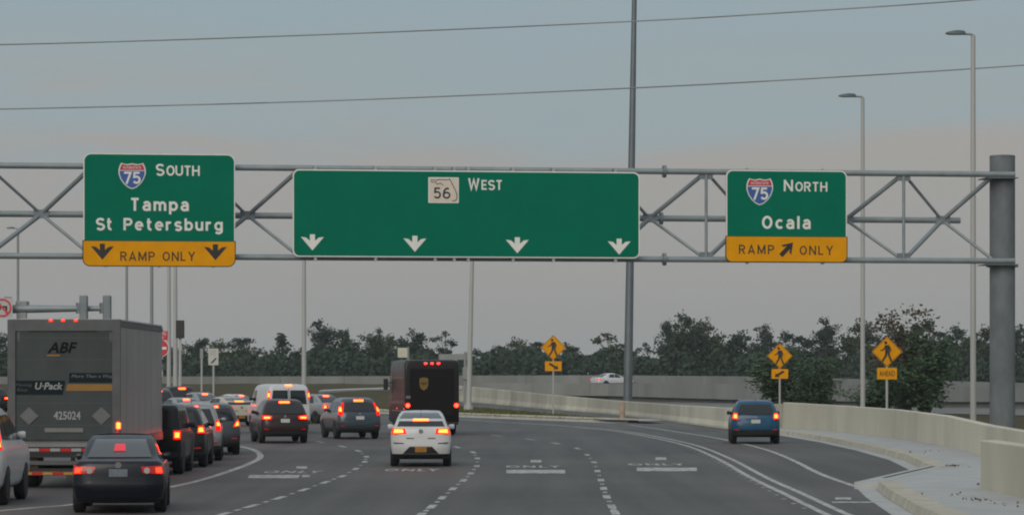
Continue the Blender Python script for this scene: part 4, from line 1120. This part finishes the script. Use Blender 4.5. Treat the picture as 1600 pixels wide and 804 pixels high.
_wh = {}
def wheel_meshes(R, W):
    key = (R, W)
    if key in _wh: return _wh[key]
    t = MB().lathe_x([(-W/2, R*.62), (-W/2, R*.88), (-W*.38, R*.985), (-W*.15, R), (W*.15, R), (W*.38, R*.985), (W/2, R*.88), (W/2, R*.62)], 28)
    rm = MB().lathe_x([(-W*.40, R*.63), (W*.46, R*.64), (W*.50, R*.60), (W*.36, R*.54), (W*.30, R*.18), (W*.40, R*.12), (W*.40, 0.01)], 24)
    for i in range(5):
        a = i*2*pi/5; c, s_ = cos(a), sin(a); w = R*.085
        rm.add([(W*.34, c*R*.1-s_*w, s_*R*.1+c*w), (W*.34, c*R*.1+s_*w, s_*R*.1-c*w), (W*.48, c*R*.58+s_*w, s_*R*.58-c*w), (W*.48, c*R*.58-s_*w, s_*R*.58+c*w),
                (W*.2, c*R*.1-s_*w, s_*R*.1+c*w), (W*.2, c*R*.1+s_*w, s_*R*.1-c*w), (W*.3, c*R*.58+s_*w, s_*R*.58-c*w), (W*.3, c*R*.58-s_*w, s_*R*.58+c*w)],
               [(0, 1, 2, 3), (7, 6, 5, 4), (0, 3, 7, 4), (1, 5, 6, 2)])
    _wh[key] = (t.mesh('tyre', M_TYRE, 50), rm.mesh('rim', M_RIM, 40)); return _wh[key]
def add_wheel(root, x, y, R, W, sgn):
    tm, rm = wheel_meshes(R, W)
    w = inst('wheel', tm, root, (x, y, R), (0, 0, 0 if sgn > 0 else pi)); inst('rim', rm, w)

SEDAN = [(.20, .22, 4.28, .74, .22), (.30, .07, 4.42, .82, .24), (.50, .0, 4.50, .855, .24), (.66, .02, 4.46, .86, .22), (.82, .03, 4.30, .85, .22), (.93, .05, 3.75, .815, .20), (.985, .085, 3.35, .765, .18), (1.005, .20, 3.25, .735, .17), (1.03, .55, 3.15, .71, .17), (1.20, .90, 2.85, .665, .16), (1.36, 1.28, 2.45, .605, .16), (1.43, 1.55, 2.2, .55, .2), (1.455, 1.75, 2.05, .46, .2), (1.465, 1.85, 1.95, .30, .15)]
SUV = [(.26, .24, 4.30, .80, .20), (.36, .06, 4.45, .88, .22), (.55, .0, 4.55, .915, .24), (.80, .02, 4.50, .92, .22), (.98, .05, 4.25, .905, .22), (1.06, .075, 3.6, .875, .20), (1.12, .10, 3.3, .85, .20), (1.35, .24, 2.95, .775, .19), (1.55, .40, 2.6, .69, .18), (1.63, .50, 2.35, .63, .2), (1.675, .72, 2.1, .54, .2), (1.69, 1.1, 1.8, .38, .15)]
HATCH = [(.20, .22, 4.2, .76, .22), (.30, .06, 4.35, .84, .24), (.50, .0, 4.45, .875, .25), (.70, .02, 4.4, .885, .24), (.88, .03, 4.2, .875, .22), (.98, .055, 3.65, .835, .2), (1.03, .09, 3.3, .80, .2), (1.10, .18, 3.1, .765, .2), (1.20, .32, 2.95, .72, .18), (1.24, .42, 2.9, .705, .18), (1.36, 1.0, 2.5, .64, .17), (1.43, 1.5, 2.2, .57, .2), (1.46, 1.8, 2.0, .42, .18)]
VAN = [(.36, .12, 5.2, .88, .14), (.46, .02, 5.35, .98, .14), (.7, .0, 5.4, 1.0, .13), (1.05, .01, 5.3, 1.0, .12), (1.25, .03, 4.5, .985, .12), (1.6, .06, 4.2, .945, .12), (1.95, .10, 3.9, .89, .13), (2.07, .15, 3.75, .83, .2), (2.13, .35, 3.5, .70, .2), (2.15, .8, 3.2, .5, .2)]
JEEP = [(.34, .16, 3.9, .78, .10), (.44, .05, 4.0, .84, .10), (.6, .02, 4.05, .86, .10), (1.0, .0, 4.0, .87, .09), (1.15, .02, 2.9, .86, .09), (1.4, .05, 2.75, .82, .09), (1.72, .10, 2.5, .77, .10), (1.80, .16, 2.4, .72, .12), (1.83, .4, 2.2, .55, .15)]

def mk(keys, dz=1.0, dw=1.0, dl=1.0): return [(z*dz, a*dl, f*dl, w*dw, r) for z, a, f, w, r in keys]
def car(label, cat, typ, pm, X, Y, head, z=0.0, dz=1.0, dw=1.0, dl=1.0, name='car', lamp='brake', bulb=None, third=True, plate=None, split=.45, glass=None, group='vehicles queued at the interchange', lights=None, roofrail=False, pitch=0):
    keys = mk({'sedan': SEDAN, 'suv': SUV, 'hatch': HATCH, 'van': VAN, 'jeep': JEEP}[typ], dz, dw, dl)
    S = Shell(keys, .02 if typ in ('van', 'jeep') else .06)
    root = empty(name, (X, Y, z), -radians(head)); tag(root, label, cat, group)
    top = keys[-1][0]; zb_ = keys[0][0]
    sp = split*dz
    S.body(sp, top).build('body', pm, root, 32)
    S.body(zb_, sp-.001).build('lower_trim', M_TRIM, root, 40)
    sc_ = lambda q: [(x*dw, z_*dz) for x, z_ in q]
    gl = glass or M_GLASS
    sub_on = M_LAMPON if lamp == 'brake' else M_LAMPSOFT
    def rp(nm, q, m, off=.012, par=None, nx=8, nz=4): return S.rear_patch(sc_(q), off, nx, nz).build(nm, m, par or root, 50)
    def mir(q): return [(-q[1][0], q[1][1]), (-q[0][0], q[0][1]), (-q[3][0], q[3][1]), (-q[2][0], q[2][1])]
    def both(nm, q, m, off=.012, sub=None, subm=None):
        for Q, SB in ((q, sub), (mir(q), mir(sub) if sub else None)):
            o = rp(nm, Q, m, off)
            if SB: rp('lamp', SB, subm or sub_on, off+.010, o)
    if typ == 'sedan':
        rp('rear_window', [(-.60, 1.05), (.60, 1.05), (.47, 1.375), (-.47, 1.375)], glass or M_GLASSL, .035, nx=10)
        both('taillight', [(.45, .765), (.845, .74), (.82, .905), (.42, .885)], M_LENS if lamp == 'brake' else M_LENSDIM, sub=[(.70, .775), (.805, .77), (.785, .87), (.69, .865)])
        for sx in (-1, 1): MB().cyl((sx*.53*dw, S.yr(.53, .81)-.03, .81*dz), (sx*.53*dw, S.yr(.53, .81), .81*dz), .055, .06, 14).build('reverse_lamp', mat('clear_lens', (.45, .40, .38), .2, var=.05, scale=8), root, 40)
        rp('licence_plate', [(-.17, .70), (.17, .70), (.17, .84), (-.17, .84)], plate or M_PLATE)
        if third: rp('brake_light', [(-.11, 1.16), (.11, 1.16), (.09, 1.29), (-.09, 1.29)] if third == 'glow' else [(-.16, 1.33), (.16, 1.33), (.15, 1.37), (-.15, 1.37)], mat('window_glow', (.3, .02, .03), .3, emis=(1, .02, .05), estr=.5, var=.05, scale=8) if third == 'glow' else M_LAMPON, .06)
        MB().cyl((0, S.yr(0, .92)-.02, .915*dz), (0, S.yr(0, .92)+.01, .915*dz), .06, .06, 14).build('emblem', M_CHROME, root)
        rp('bumper_line', [(-.80, .56), (.80, .56), (.80, .572), (-.80, .572)], M_TRIM, .006, nx=14)
        rp('trunk_seam', [(-.43, .66), (.43, .66), (.43, .672), (-.43, .672)], M_TRIM, .006)
        wins = [[(1.35, 1.0), (2.05, .99), (2.0, 1.35), (1.55, 1.33)], [(2.12, .99), (2.95, .98), (2.45, 1.33), (2.06, 1.35)]]
        my = 2.75; R, wy0, wy1 = .315, .95, 3.6
    elif typ == 'suv':
        rp('rear_window', [(-.70, 1.14), (.70, 1.14), (.56, 1.52), (-.56, 1.52)], gl, .03, nx=10)
        ql, qs = lights or ([(.52, .93), (.885, .92), (.86, 1.08), (.50, 1.05)], [(.58, .955), (.82, .95), (.80, 1.03), (.57, 1.02)])
        both('taillight', ql, M_LENS, sub=qs)
        rp('licence_plate', [(-.17, .80), (.17, .80), (.17, .94), (-.17, .94)], plate or M_PLATE)
        if third: rp('brake_light', [(-.20, 1.545), (.20, 1.545), (.19, 1.60), (-.19, 1.60)], M_LAMPON, .04)
        both('reflector', [(.62, .52), (.80, .53), (.80, .57), (.62, .56)], M_LENSDIM)
        rp('tailgate_seam', [(-.74, .68), (.74, .68), (.74, .692), (-.74, .692)], M_TRIM, .006, nx=12)
        MB().cyl((0, S.yr(0, 1.02)-.02, 1.03*dz), (0, S.yr(0, 1.02)+.01, 1.03*dz), .05, .05, 12).build('emblem', M_CHROME, root)
        wins = [[(.62, 1.12), (1.25, 1.10), (1.25, 1.50), (.82, 1.48)], [(1.32, 1.10), (2.15, 1.09), (2.1, 1.53), (1.32, 1.52)], [(2.22, 1.09), (3.1, 1.08), (2.6, 1.48), (2.17, 1.53)]]
        my = 2.85; R, wy0, wy1 = .36, .95, 3.65
        if roofrail:
            for sx in (-1, 1): MB().tube([(sx*.60*dw, .75, 1.66*dz), (sx*.60*dw, .95, 1.715*dz), (sx*.58*dw, 2.0, 1.715*dz), (sx*.58*dw, 2.2, 1.66*dz)], .02, 6).build('roof_rail', M_CHROME, root)
    elif typ == 'hatch':
        rp('rear_window', [(-.62, 1.265), (.62, 1.265), (.50, 1.40), (-.50, 1.40)], M_GLASSL, .05, nx=10)
        rp('lower_rear_window', [(-.69, 1.055), (.69, 1.055), (.63, 1.19), (-.63, 1.19)], M_GLASS, .02, nx=10)
        rp('brake_light', [(-.22, 1.205), (.22, 1.205), (.21, 1.245), (-.21, 1.245)], M_LAMPON, .03)
        both('taillight', [(.42, .86), (.865, .84), (.82, 1.01), (.46, 1.0)], M_LENS, sub=[(.50, .89), (.80, .88), (.77, .985), (.52, .975)])
        rp('diffuser', [(-.52, .35), (.52, .35), (.32, .53), (-.32, .53)], M_TRIM, .02)
        rp('licence_plate', [(-.17, .385), (.17, .385), (.17, .52), (-.17, .52)], plate or M_PLATEO, .04)
        rp('rear_skirt', [(-.80, .22), (.80, .22), (.84, .33), (-.84, .33)], M_TRIM, .014, nx=14)
        both('bumper_vent', [(.50, .60), (.80, .62), (.80, .64), (.50, .625)], M_TRIM)
        MB().cyl((0, S.yr(0, .93)-.02, .93*dz), (0, S.yr(0, .93)+.01, .93*dz), .06, .06, 14).build('emblem', M_CHROME, root)
        both('badge', [(.20, .735), (.42, .735), (.42, .76), (.20, .76)], M_LAMP)
        wins = [[(1.15, 1.05), (1.9, 1.04), (1.9, 1.36), (1.35, 1.35)], [(1.97, 1.04), (2.85, 1.03), (2.4, 1.34), (1.95, 1.36)]]
        my = 2.7; R, wy0, wy1 = .325, .9, 3.6
    elif typ == 'van':
        for Q in ([(-.80, 1.28), (-.055, 1.28), (-.055, 1.88), (-.72, 1.88)], [(.055, 1.28), (.80, 1.28), (.72, 1.88), (.055, 1.88)]): rp('rear_window', Q, gl, .015)
        both('taillight', [(.86, 1.50), (.965, 1.50), (.92, 1.85), (.83, 1.85)], M_LENS, sub=[(.875, 1.58), (.945, 1.58), (.925, 1.76), (.86, 1.76)])
        rp('brake_light', [(-.14, 2.08), (.14, 2.08), (.13, 2.125), (-.13, 2.125)], M_LAMPON, .05)
        rp('door_seam', [(-.012, .55), (.012, .55), (.012, 1.95), (-.012, 1.95)], M_TRIM, .008)
        rp('bumper', [(-.97, .40), (.97, .40), (.98, .58), (-.98, .58)], M_LAMP, .05, nx=14)
        rp('licence_plate', [(-.55, .80), (-.25, .80), (-.25, .94), (-.55, .94)], M_PLATE)
        wins = [[(3.1, 1.30), (3.95, 1.28), (3.7, 1.85), (3.1, 1.87)]]
        my = 3.9; R, wy0, wy1 = .37, 1.15, 4.45
    elif typ == 'jeep':
        rp('rear_window', [(-.60, 1.22), (.60, 1.22), (.58, 1.66), (-.58, 1.66)], gl, .015)
        both('taillight', [(.66, .92), (.85, .92), (.85, 1.16), (.66, 1.16)], M_LENS, sub=[(.70, .97), (.82, .97), (.82, 1.11), (.70, 1.11)])
        sw = MB().lathe_x([(-.12, .22), (-.12, .33), (-.08, .37), (.08, .37), (.12, .33), (.12, .05)], 24).build('spare_wheel', M_TYRE, root, 50); sw.rotation_euler = (0, 0, pi/2); sw.location = (-.05, -.13, .95)
        rp('bumper', [(-.84, .46), (.84, .46), (.84, .60), (-.84, .60)], M_TRIM, .12)
        wins = [[(.2, 1.2), (1.05, 1.2), (1.05, 1.66), (.25, 1.66)], [(1.15, 1.2), (2.0, 1.2), (1.98, 1.66), (1.15, 1.66)]]
        my = 2.4; R, wy0, wy1 = .41, .8, 3.25
    for q in wins:
        for sg_ in (-1, 1): S.side_patch([(y*dl, z_*dz) for y, z_ in q], sg_).build('side_window', gl, root, 50)
    wW = .23 if typ != 'jeep' else .28
    for y in (wy0*dl, wy1*dl):
        for sg_ in (-1, 1):
            S.arch(y, R*.98, R+.07, sg_).build('wheel_arch', M_TRIM, root)
            add_wheel(root, sg_*(S.at(.5*dz)[2]-wW/2+.018), y, R, wW, sg_)
    zmir = keys[-1][0]*.69
    for sg_ in (-1, 1):
        xw = S.xs(my*dl, zmir)
        m_ = MB(); rings = []
        for t, a, c in ((0, .02, .03), (.05, .05, .06), (.13, .06, .075), (.19, .04, .06)):
            rings.append([(sg_*(xw+t-.01), my*dl+ .5*a*cos(k*pi/4)*1.2, zmir+c*sin(k*pi/4)) for k in range(8)])
        m_.loft(rings, True).build('mirror', M_TRIM if typ in ('jeep', 'van') or pm in (P_BLUE,) else pm, root, 60)
    if typ in ('suv', 'hatch'):
        a_ = MB(); a_.cyl((0, keys[-2][1]-.1, keys[-1][0]-.03), (0, keys[-2][1]-.28, keys[-1][0]+.10), .008, .004, 6).build('antenna', M_TRIM, root)
    return root

Q1 = 'vehicles queued in the left lane'
# dark sedan nearest the camera
car('dark navy sedan nearest the camera with a dim bluish plate', 'car', 'sedan', P_NAVY, -7.33, 53.6, -5.5, third='glow', lamp='tail', dw=1.0, split=.28, plate=mat('plate_blue', (.12, .14, .17), .5, var=.2, scale=14))
# white suv at the left edge
car('white sport utility vehicle cut by the left edge of the picture', 'car', 'suv', P_WHITE, -10.98, 56.6, -2.0, dz=1.17, dw=1.02, dl=1.0, lights=([(.78, .95), (.905, .95), (.82, 1.30), (.74, 1.30)], [(.80, 1.0), (.88, 1.0), (.82, 1.2), (.77, 1.2)]), third=True, split=.30)
# queue along the solid line
car('black squared off-road vehicle just past the trailer front', 'car', 'jeep', P_BLACK, XA(283, 75.0)-.87, 75.0, -1.0, group=Q1, dl=.98)
car('black sport utility vehicle ahead of the squared off-road one', 'car', 'suv', P_BLACK, XA(320, 80.6)-.92, 80.6, -2.5, group=Q1, dz=1.02, lights=([(.70, .95), (.905, .95), (.86, 1.16), (.72, 1.16)], [(.73, .99), (.87, .99), (.84, 1.11), (.74, 1.11)]), third=False)
car('silver sport utility vehicle third along the solid white line', 'car', 'suv', P_SILVER, XA(346, 86.8)-.92, 86.8, -5, group=Q1, dz=1.04, lights=([(.74, .88), (.905, .88), (.82, 1.2), (.74, 1.2)], [(.77, 1.03), (.87, 1.03), (.83, 1.14), (.77, 1.14)]))
car('dark sport utility vehicle nearest the curve of the solid line', 'car', 'suv', P_DKGREY, XA(377, 93.6)-.93, 93.6, -9, group=Q1, dz=1.0, lights=([(.66, .92), (.905, .94), (.86, 1.16), (.80, 1.14)], [(.72, .95), (.85, .97), (.84, 1.09), (.79, 1.08)]))
# through lanes
car('dark plum sport utility vehicle with bright lights before the white van', 'car', 'suv', P_PLUM, XA(446, 110), 110, -11, dz=1.0, plate=M_PLATE)
car('white cargo van with two rear windows behind the plum vehicle', 'van', 'van', P_WHITE, XA(452, 129), 129, -15, name='cargo_van', dz=1.03)
car('slate grey sport utility vehicle with high lamps left of the delivery truck', 'car', 'suv', P_TEALG, XA(563, 117.5), 117.5, -14, dz=1.0, dw=.98, lights=([(.72, .95), (.905, 1.0), (.69, 1.50), (.62, 1.50)], [(.75, 1.12), (.85, 1.14), (.80, 1.30), (.74, 1.30)]))
car('silver sedan turning left beyond the slate grey vehicle', 'car', 'sedan', P_SILVER, XA(528, 156), 156, -36, dz=1.1, split=.45, glass=M_GLASS)
car('white hatchback with orange plate right behind the delivery truck', 'car', 'hatch', P_WHITE, XA(657.5, 81.5), 81.5, -1.6, split=.34, dz=1.09, dw=.97)
car('blue compact crossover alone on the right ramp', 'car', 'suv', P_BLUE, XA(1181, 109), 109, 2.5, dz=.985, dw=1.0, dl=.93, roofrail=True, lights=([(.66, .96), (.87, .96), (.84, 1.20), (.68, 1.20)], [(.70, 1.0), (.83, 1.0), (.81, 1.15), (.71, 1.15)]), third=False, group=None, split=.54)
# cars further along the left turn
car('cream wagon side of the turning queue left of the white van', 'car', 'hatch', P_CREAM, XA(378, 148), 148, -28, group=Q1, dz=1.04)
car('low silver sedan roof between the queue and the cream wagon', 'car', 'sedan', P_SILVER, XA(326, 128), 128, -24, group=Q1)
car('silver sedan higher up beside the black far vehicle', 'car', 'sedan', P_SILVER, XA(336, 163), 163, -34, group=Q1, dz=1.14)
car('black far vehicle with one high lamp below the signal post', 'car', 'suv', P_BLACK, XA(287, 165), 165, -20, group=Q1, dz=1.18)
car('dark far vehicle half hidden by the trailer edge', 'car', 'suv', P_DKGREY, XA(250, 150), 150, -18, group=Q1, dz=1.14)
car('small silver sedan just above the roofs of the nearer queue', 'car', 'sedan', P_SILVER, XA(303, 140), 140, -24, group=Q1, dz=1.05)
car('white sedan peeking between cream wagon and van', 'car', 'sedan', P_WHITE, XA(399, 178), 178, -50, group=Q1)
car('far dark vehicle at the left edge between trailer and white one', 'car', 'suv', P_BLACK, XA(-4, 205), 205, -25, group=Q1)
car('white car driving right along the far ramp', 'car', 'sedan', P_WHITE, XA(928, 296), 296, 58, z=1.42, lamp='tail', third=False, group=None)

# ---- brown delivery truck
tx, ty = XA(675, 125), 125
tk = empty('delivery_truck', (tx, ty, 0), radians(8.5)); tag(tk, 'dark brown parcel delivery truck with gold shield on its rear', 'truck')
S = Shell([(.50, .05, 6.4, 1.14, .06), (.62, .0, 6.6, 1.19, .07), (2.3, .0, 6.3, 1.19, .08), (3.10, .03, 5.6, 1.19, .10), (3.24, .06, 5.4, 1.12, .14), (3.28, .2, 5.2, .95, .2)], .0)
S.body(.50, 3.28).build('body', P_BROWN, tk, 30)
MB().bevbox(-.95, .95, -.028, .0, .80, 2.90, .02).build('roll_door', mat('door_brown', (.008, .0055, .006), .5, var=.15, scale=2, spec=.2), tk)
for k in range(1, 6): MB().box(-.94, .94, -.036, -.029, .80+k*.35-.006, .80+k*.35+.006).build('door_rib', P_BROWN, tk)
for x in (-1.06, 1.06):
    l = MB().cyl((x, -.045, 1.30), (x, .0, 1.30), .105, .115, 16).build('taillight', M_LENS, tk, 40)
    MB().cyl((x, -.062, 1.30), (x, -.044, 1.30), .075, .085, 16).build('lamp', mat('brake_lamp_red', (.8, .06, .04), .3, emis=(1, .018, .007), estr=18, var=.05, scale=6), l, 40)
for x in (-.28, .0, .28): MB().bevbox(x-.06, x+.06, -.05, .0, 3.08, 3.16, .02).build('marker_light', mat('marker_red', (.8, .05, .03), .3, emis=(1, .02, .015), estr=7, var=.05, scale=6), tk)
gold = mat('gold_emblem', (.20, .13, .03), .5, .2, var=.1, scale=5)
em = MB().prism([(.0, 1.86), (.14, 1.96), (.19, 2.12), (.19, 2.38), (.1, 2.42), (0, 2.43), (-.1, 2.42), (-.19, 2.38), (-.19, 2.12), (-.14, 1.96)], -.044, -.030).build('shield_emblem', gold, tk); em.location = (-.36, 0, .08)
put_text('ups', em, -.13, -.052, 2.07, .26, .16, mat('emblem_brown', (.03, .016, .01), .5, var=.1, scale=5), bold=.02)
MB().box(-1.12, 1.12, -.22, .06, .46, .58).build('bumper', M_TRIM, tk)
MB().box(-1.14, -.78, -.02, .0, 1.60, 1.72).build('data_plate', mat('grey_label', (.16, .15, .15), .6, var=.1, scale=9), tk)
for sg_ in (-1, 1):
    add_wheel(tk, sg_*.98, 1.4, .42, .42, sg_); add_wheel(tk, sg_*1.0, 5.2, .42, .28, sg_)
    MB().bevbox(sg_*1.45-.10, sg_*1.45+.10, 5.35, 5.47, 1.95, 2.45, .03).build('mirror', M_TRIM, tk)
    MB().cyl((sg_*1.1, 5.4, 2.3), (sg_*1.45, 5.4, 2.25), .025).build('mirror_arm', M_TRIM, tk)
MB().box(-1.203, -1.193, .45, 4.6, 2.45, 2.54).build('side_stripe', gold, tk)
MB().box(-1.206, -1.194, .3, 5.0, 1.02, 1.07).build('rub_rail', M_CHROME, tk)
MB().box(-1.203, -1.194, 4.9, 5.6, 1.5, 2.6).build('cab_window', M_GLASS, tk)
M_RRED = mat('side_marker', (.7, .04, .03), .3, emis=(1, .04, .03), estr=2, var=.05, scale=6)
for y in (.15, 3.0): MB().bevbox(-1.215, -1.19, y, y+.1, 1.12, 1.18, .01).build('marker_light', M_RRED, tk)

# ---- freight trailer
Yt = 66.0; xt = XA(100, Yt); tr = empty('freight_trailer', (xt, Yt, 0)); tag(tr, 'grey freight trailer with dark rear doors and orange stripe banner', 'trailer')
M_TRW = mat('trailer_side', (.25, .25, .243), .42, .15, var=.24, scale=.9, bump=.08, bscale=3, stretch=(1, .5, .35))
M_TRD = mat('trailer_door', (.056, .066, .066), .6, .0, var=.16, scale=1.2, spec=.2, stretch=(1.5, 1, .4))
M_TRF = mat('trailer_frame', (.085, .09, .092), .55, .1, var=.2, scale=3)
TL = 8.1; HW = 1.28; TT = ZA(498, Yt); B0 = .95
MB().box(-HW+.05, HW-.05, .10, TL, B0, TT-.06).build('cargo_box', M_TRW, tr)
MB().bevbox(-HW+.01, HW-.01, .0, TL+.01, TT-.06, TT, .02).build('roof', M_TRW, tr)
n = 7
for sg_ in (-1, 1):
    for i in range(n):
        y0 = .14+(TL-.14)*i/n; y1 = .14+(TL-.14)*(i+1)/n
        xa, xb = sorted((sg_*(HW-.05), sg_*(HW-.015)))
        MB().box(xa, xb, y0+.012, y1-.012, B0+.20, TT-.18).build('side_panel', M_TRW, tr)
    xa, xb = sorted((sg_*(HW-.05), sg_*(HW+.005)))
    MB().box(xa, xb, .13, TL, TT-.175, TT-.065).build('top_rail', M_TRF, tr)
    MB().box(xa, xb, .13, TL, B0, B0+.195).build('bottom_rail', M_TRF, tr)
for sg_ in (-1, 1):
    xa, xb = sorted((sg_*(HW-.17), sg_*(HW+.01)))
    MB().box(xa, xb, -.04, .12, B0, TT-.012).build('corner_post', M_TRF, tr)
MB().box(-HW+.17, HW-.17, -.04, .10, TT-.27, TT-.012).build('header', M_TRF, tr)
dr = MB().box(-HW+.172, HW-.172, .0, .06, B0+.16, TT-.272).build('rear_door', M_TRD, tr)
for x in (): MB().box(x-.008, x+.008, -.006, .0, B0+.17, TT-.28).build('door_seam', M_TRIM, dr)
for k in range(5):
    z = B0+.5+k*.5; MB().box(-HW+.175, HW-.175, -.003, .001, z-.004, z+.004).build('panel_seam', M_TRF, dr)
MB().box(-HW+.02, HW-.02, -.10, .12, B0-.16, B0-.002).build('sill', M_TRIM, tr)
KX = lambda px: (px-100)*Yt/F; KZ = lambda py: ZA(py, Yt)
tealm = mat('banner_teal', (.012, .019, .022), .7, spec=.1, var=.1, scale=3); orgm = mat('banner_orange', (.26, .125, .012), .45, var=.1, scale=3); dirtyw = mat('dirty_white', (.30, .31, .31), .6, var=.15, scale=8); letd = mat('letter_dark', (.006, .007, .008), .7, spec=.1, var=.1, scale=6)
put_text('ABF', dr, KX(74), -.010, KZ(551), KX(121)-KX(74), KZ(534)-KZ(551), letd, shear=.28, bold=.02)
MB().prism([(KX(73), KZ(556)), (KX(93), KZ(556)), (KX(94), KZ(553.5)), (KX(74), KZ(553.5))], -.009, .0).build('underline', orgm, dr)
b1 = MB().prism([(KX(20), KZ(616)), (KX(98), KZ(616)), (KX(102), KZ(594)), (KX(20), KZ(594))], -.009, .0).build('banner', tealm, dr)
put_text('U·Pack', b1, KX(55), -.016, KZ(608), KX(98)-KX(55), KZ(597)-KZ(608), dirtyw, shear=.2, bold=.02)
put_text('Moving', b1, KX(25), -.016, KZ(604), KX(50)-KX(25), KZ(598.5)-KZ(604), M_TRF, shear=.2); put_text('Easy', b1, KX(27), -.016, KZ(612), KX(44)-KX(27), KZ(606)-KZ(612), M_TRF, shear=.2)
b2 = MB().prism([(KX(108), KZ(597)), (KX(180), KZ(597)), (KX(180), KZ(582)), (KX(108), KZ(582))], -.009, .0).build('banner', tealm, dr)
put_text('More Than a Way', b2, KX(112), -.016, KZ(591), KX(177)-KX(112), KZ(584.5)-KZ(591), mat('faded_white', (.16, .165, .165), .6, var=.15, scale=8), shear=.2)
MB().prism([(KX(103), KZ(610)), (KX(180), KZ(610)), (KX(180), KZ(599.5)), (KX(105), KZ(599.5))], -.009, .0).build('stripe', orgm, dr)
put_text('425024', dr, KX(84), -.010, KZ(655), KX(126)-KX(84), KZ(642)-KZ(655), dirtyw, bold=.02)
for pc in (45.5, 158.5): MB().prism([(KX(pc), KZ(663)), (KX(pc+15), KZ(649)), (KX(pc), KZ(635.5)), (KX(pc-15), KZ(649))], -.02, .0).build('placard', mat('placard_grey', (.125, .13, .13), .55, var=.1, scale=5), dr)
for a, c in ((27, 45), (153, 175)):
    MB().box(KX(a), KX(c), -.007, .0, KZ(518.5), KZ(513.5)).build('reflective_tape', M_TRF, dr)
    xx = 27 if a == 27 else 171; MB().box(KX(xx), KX(xx+4), -.008, .0, KZ(533), KZ(518.6)).build('reflective_tape', M_TRF, dr)
MB().box(KX(70), KX(130), -.02, .0, KZ(674.5), KZ(668)).build('document_strip', mat('strip_grey', (.17, .17, .165), .5, var=.1, scale=5), dr)
for i in range(9):
    x0 = KX(30+i*16.5); x1 = KX(30+(i+1)*16.5-1)
    MB().box(x0, x1, -.112, -.10, B0-.10, B0-.03).build('reflective_tape', M_LENSDIM if i % 2 == 0 else dirtyw, tr)
for px in (80, 99, 119): MB().bevbox(KX(px)-.035, KX(px)+.035, -.075, -.03, TT-.05, TT-.018, .01).build('marker_light', M_LAMPSOFT, tr)
for pc in (14.5, 185.5): MB().bevbox(KX(pc)-.045, KX(pc)+.045, -.07, -.03, KZ(669), KZ(659.5), .02).build('taillight', M_LAMPON, tr)
for pc in (16, 184): MB().bevbox(KX(pc)-.04, KX(pc)+.04, -.07, -.03, KZ(678), KZ(674), .01).build('tail_reflector', M_LENSDIM, tr)
for i in range(3): MB().box(-1.22, 1.22, -.09+i*.05, -.03+i*.05, .80-i*.17-.09, .80-i*.17).build('underride_beam', (M_TRIM, M_TRF, M_TRIM)[i], tr)
MB().box(-1.2, 1.2, -.06, .04, .30, .40).build('underride_guard', mat('rust_brown', (.10, .06, .03), .8, var=.3, scale=4), tr)
for x in (-.95, .95): MB().box(x-.06, x+.06, -.05, .03, .40, .46).build('guard_hanger', M_TRF, tr)
for i in range(10):
    x0 = -1.19+i*.238; MB().box(x0, x0+.225, -.072, -.06, .315, .375).build('reflective_tape', mat('tape_amber', (.45, .22, .03), .4, var=.1, scale=5) if i % 2 else M_LENSDIM, tr)
for x in (-.85, .85): MB().box(x-.25, x+.25, 0.02, .06, .42, .80).build('mud_flap', mat('flap_brown', (.06, .04, .022), .8, var=.3, scale=3), tr)
for sg_ in (-1, 1):
    for y in (1.15,):
        add_wheel(tr, sg_*.98, y, .50, .52, sg_)
MB().cyl((-.9, 1.15, .5), (.9, 1.15, .5), .08).build('axle', M_TRIM, tr)
for x in (-.7, .7): MB().box(x-.05, x+.05, TL-2.2, TL-2.1, .12, B0).build('landing_leg', M_TRF, tr)
for x in (-.7, .7): MB().box(x-.15, x+.15, TL-2.3, TL-2.0, 0.0, .12).build('landing_foot', M_TRF, tr)


# ================================================================ HAZE
hz = MB().box(-1500, 1500, -80, 2600, -1.1, 42).build('haze', None)
hm_ = bpy.data.materials.new('haze_air'); hm_.use_nodes = True; t = hm_.node_tree; t.nodes.clear()
o_ = t.nodes.new('ShaderNodeOutputMaterial'); v_ = t.nodes.new('ShaderNodeVolumePrincipled')
v_.inputs['Density'].default_value = 0.00016; v_.inputs['Color'].default_value = (.84, .90, .93, 1)
t.links.new(v_.outputs[0], o_.inputs['Volume'])
hz.data.materials.append(hm_); tag(hz, 'thin pale evening haze', 'haze', kind='stuff')
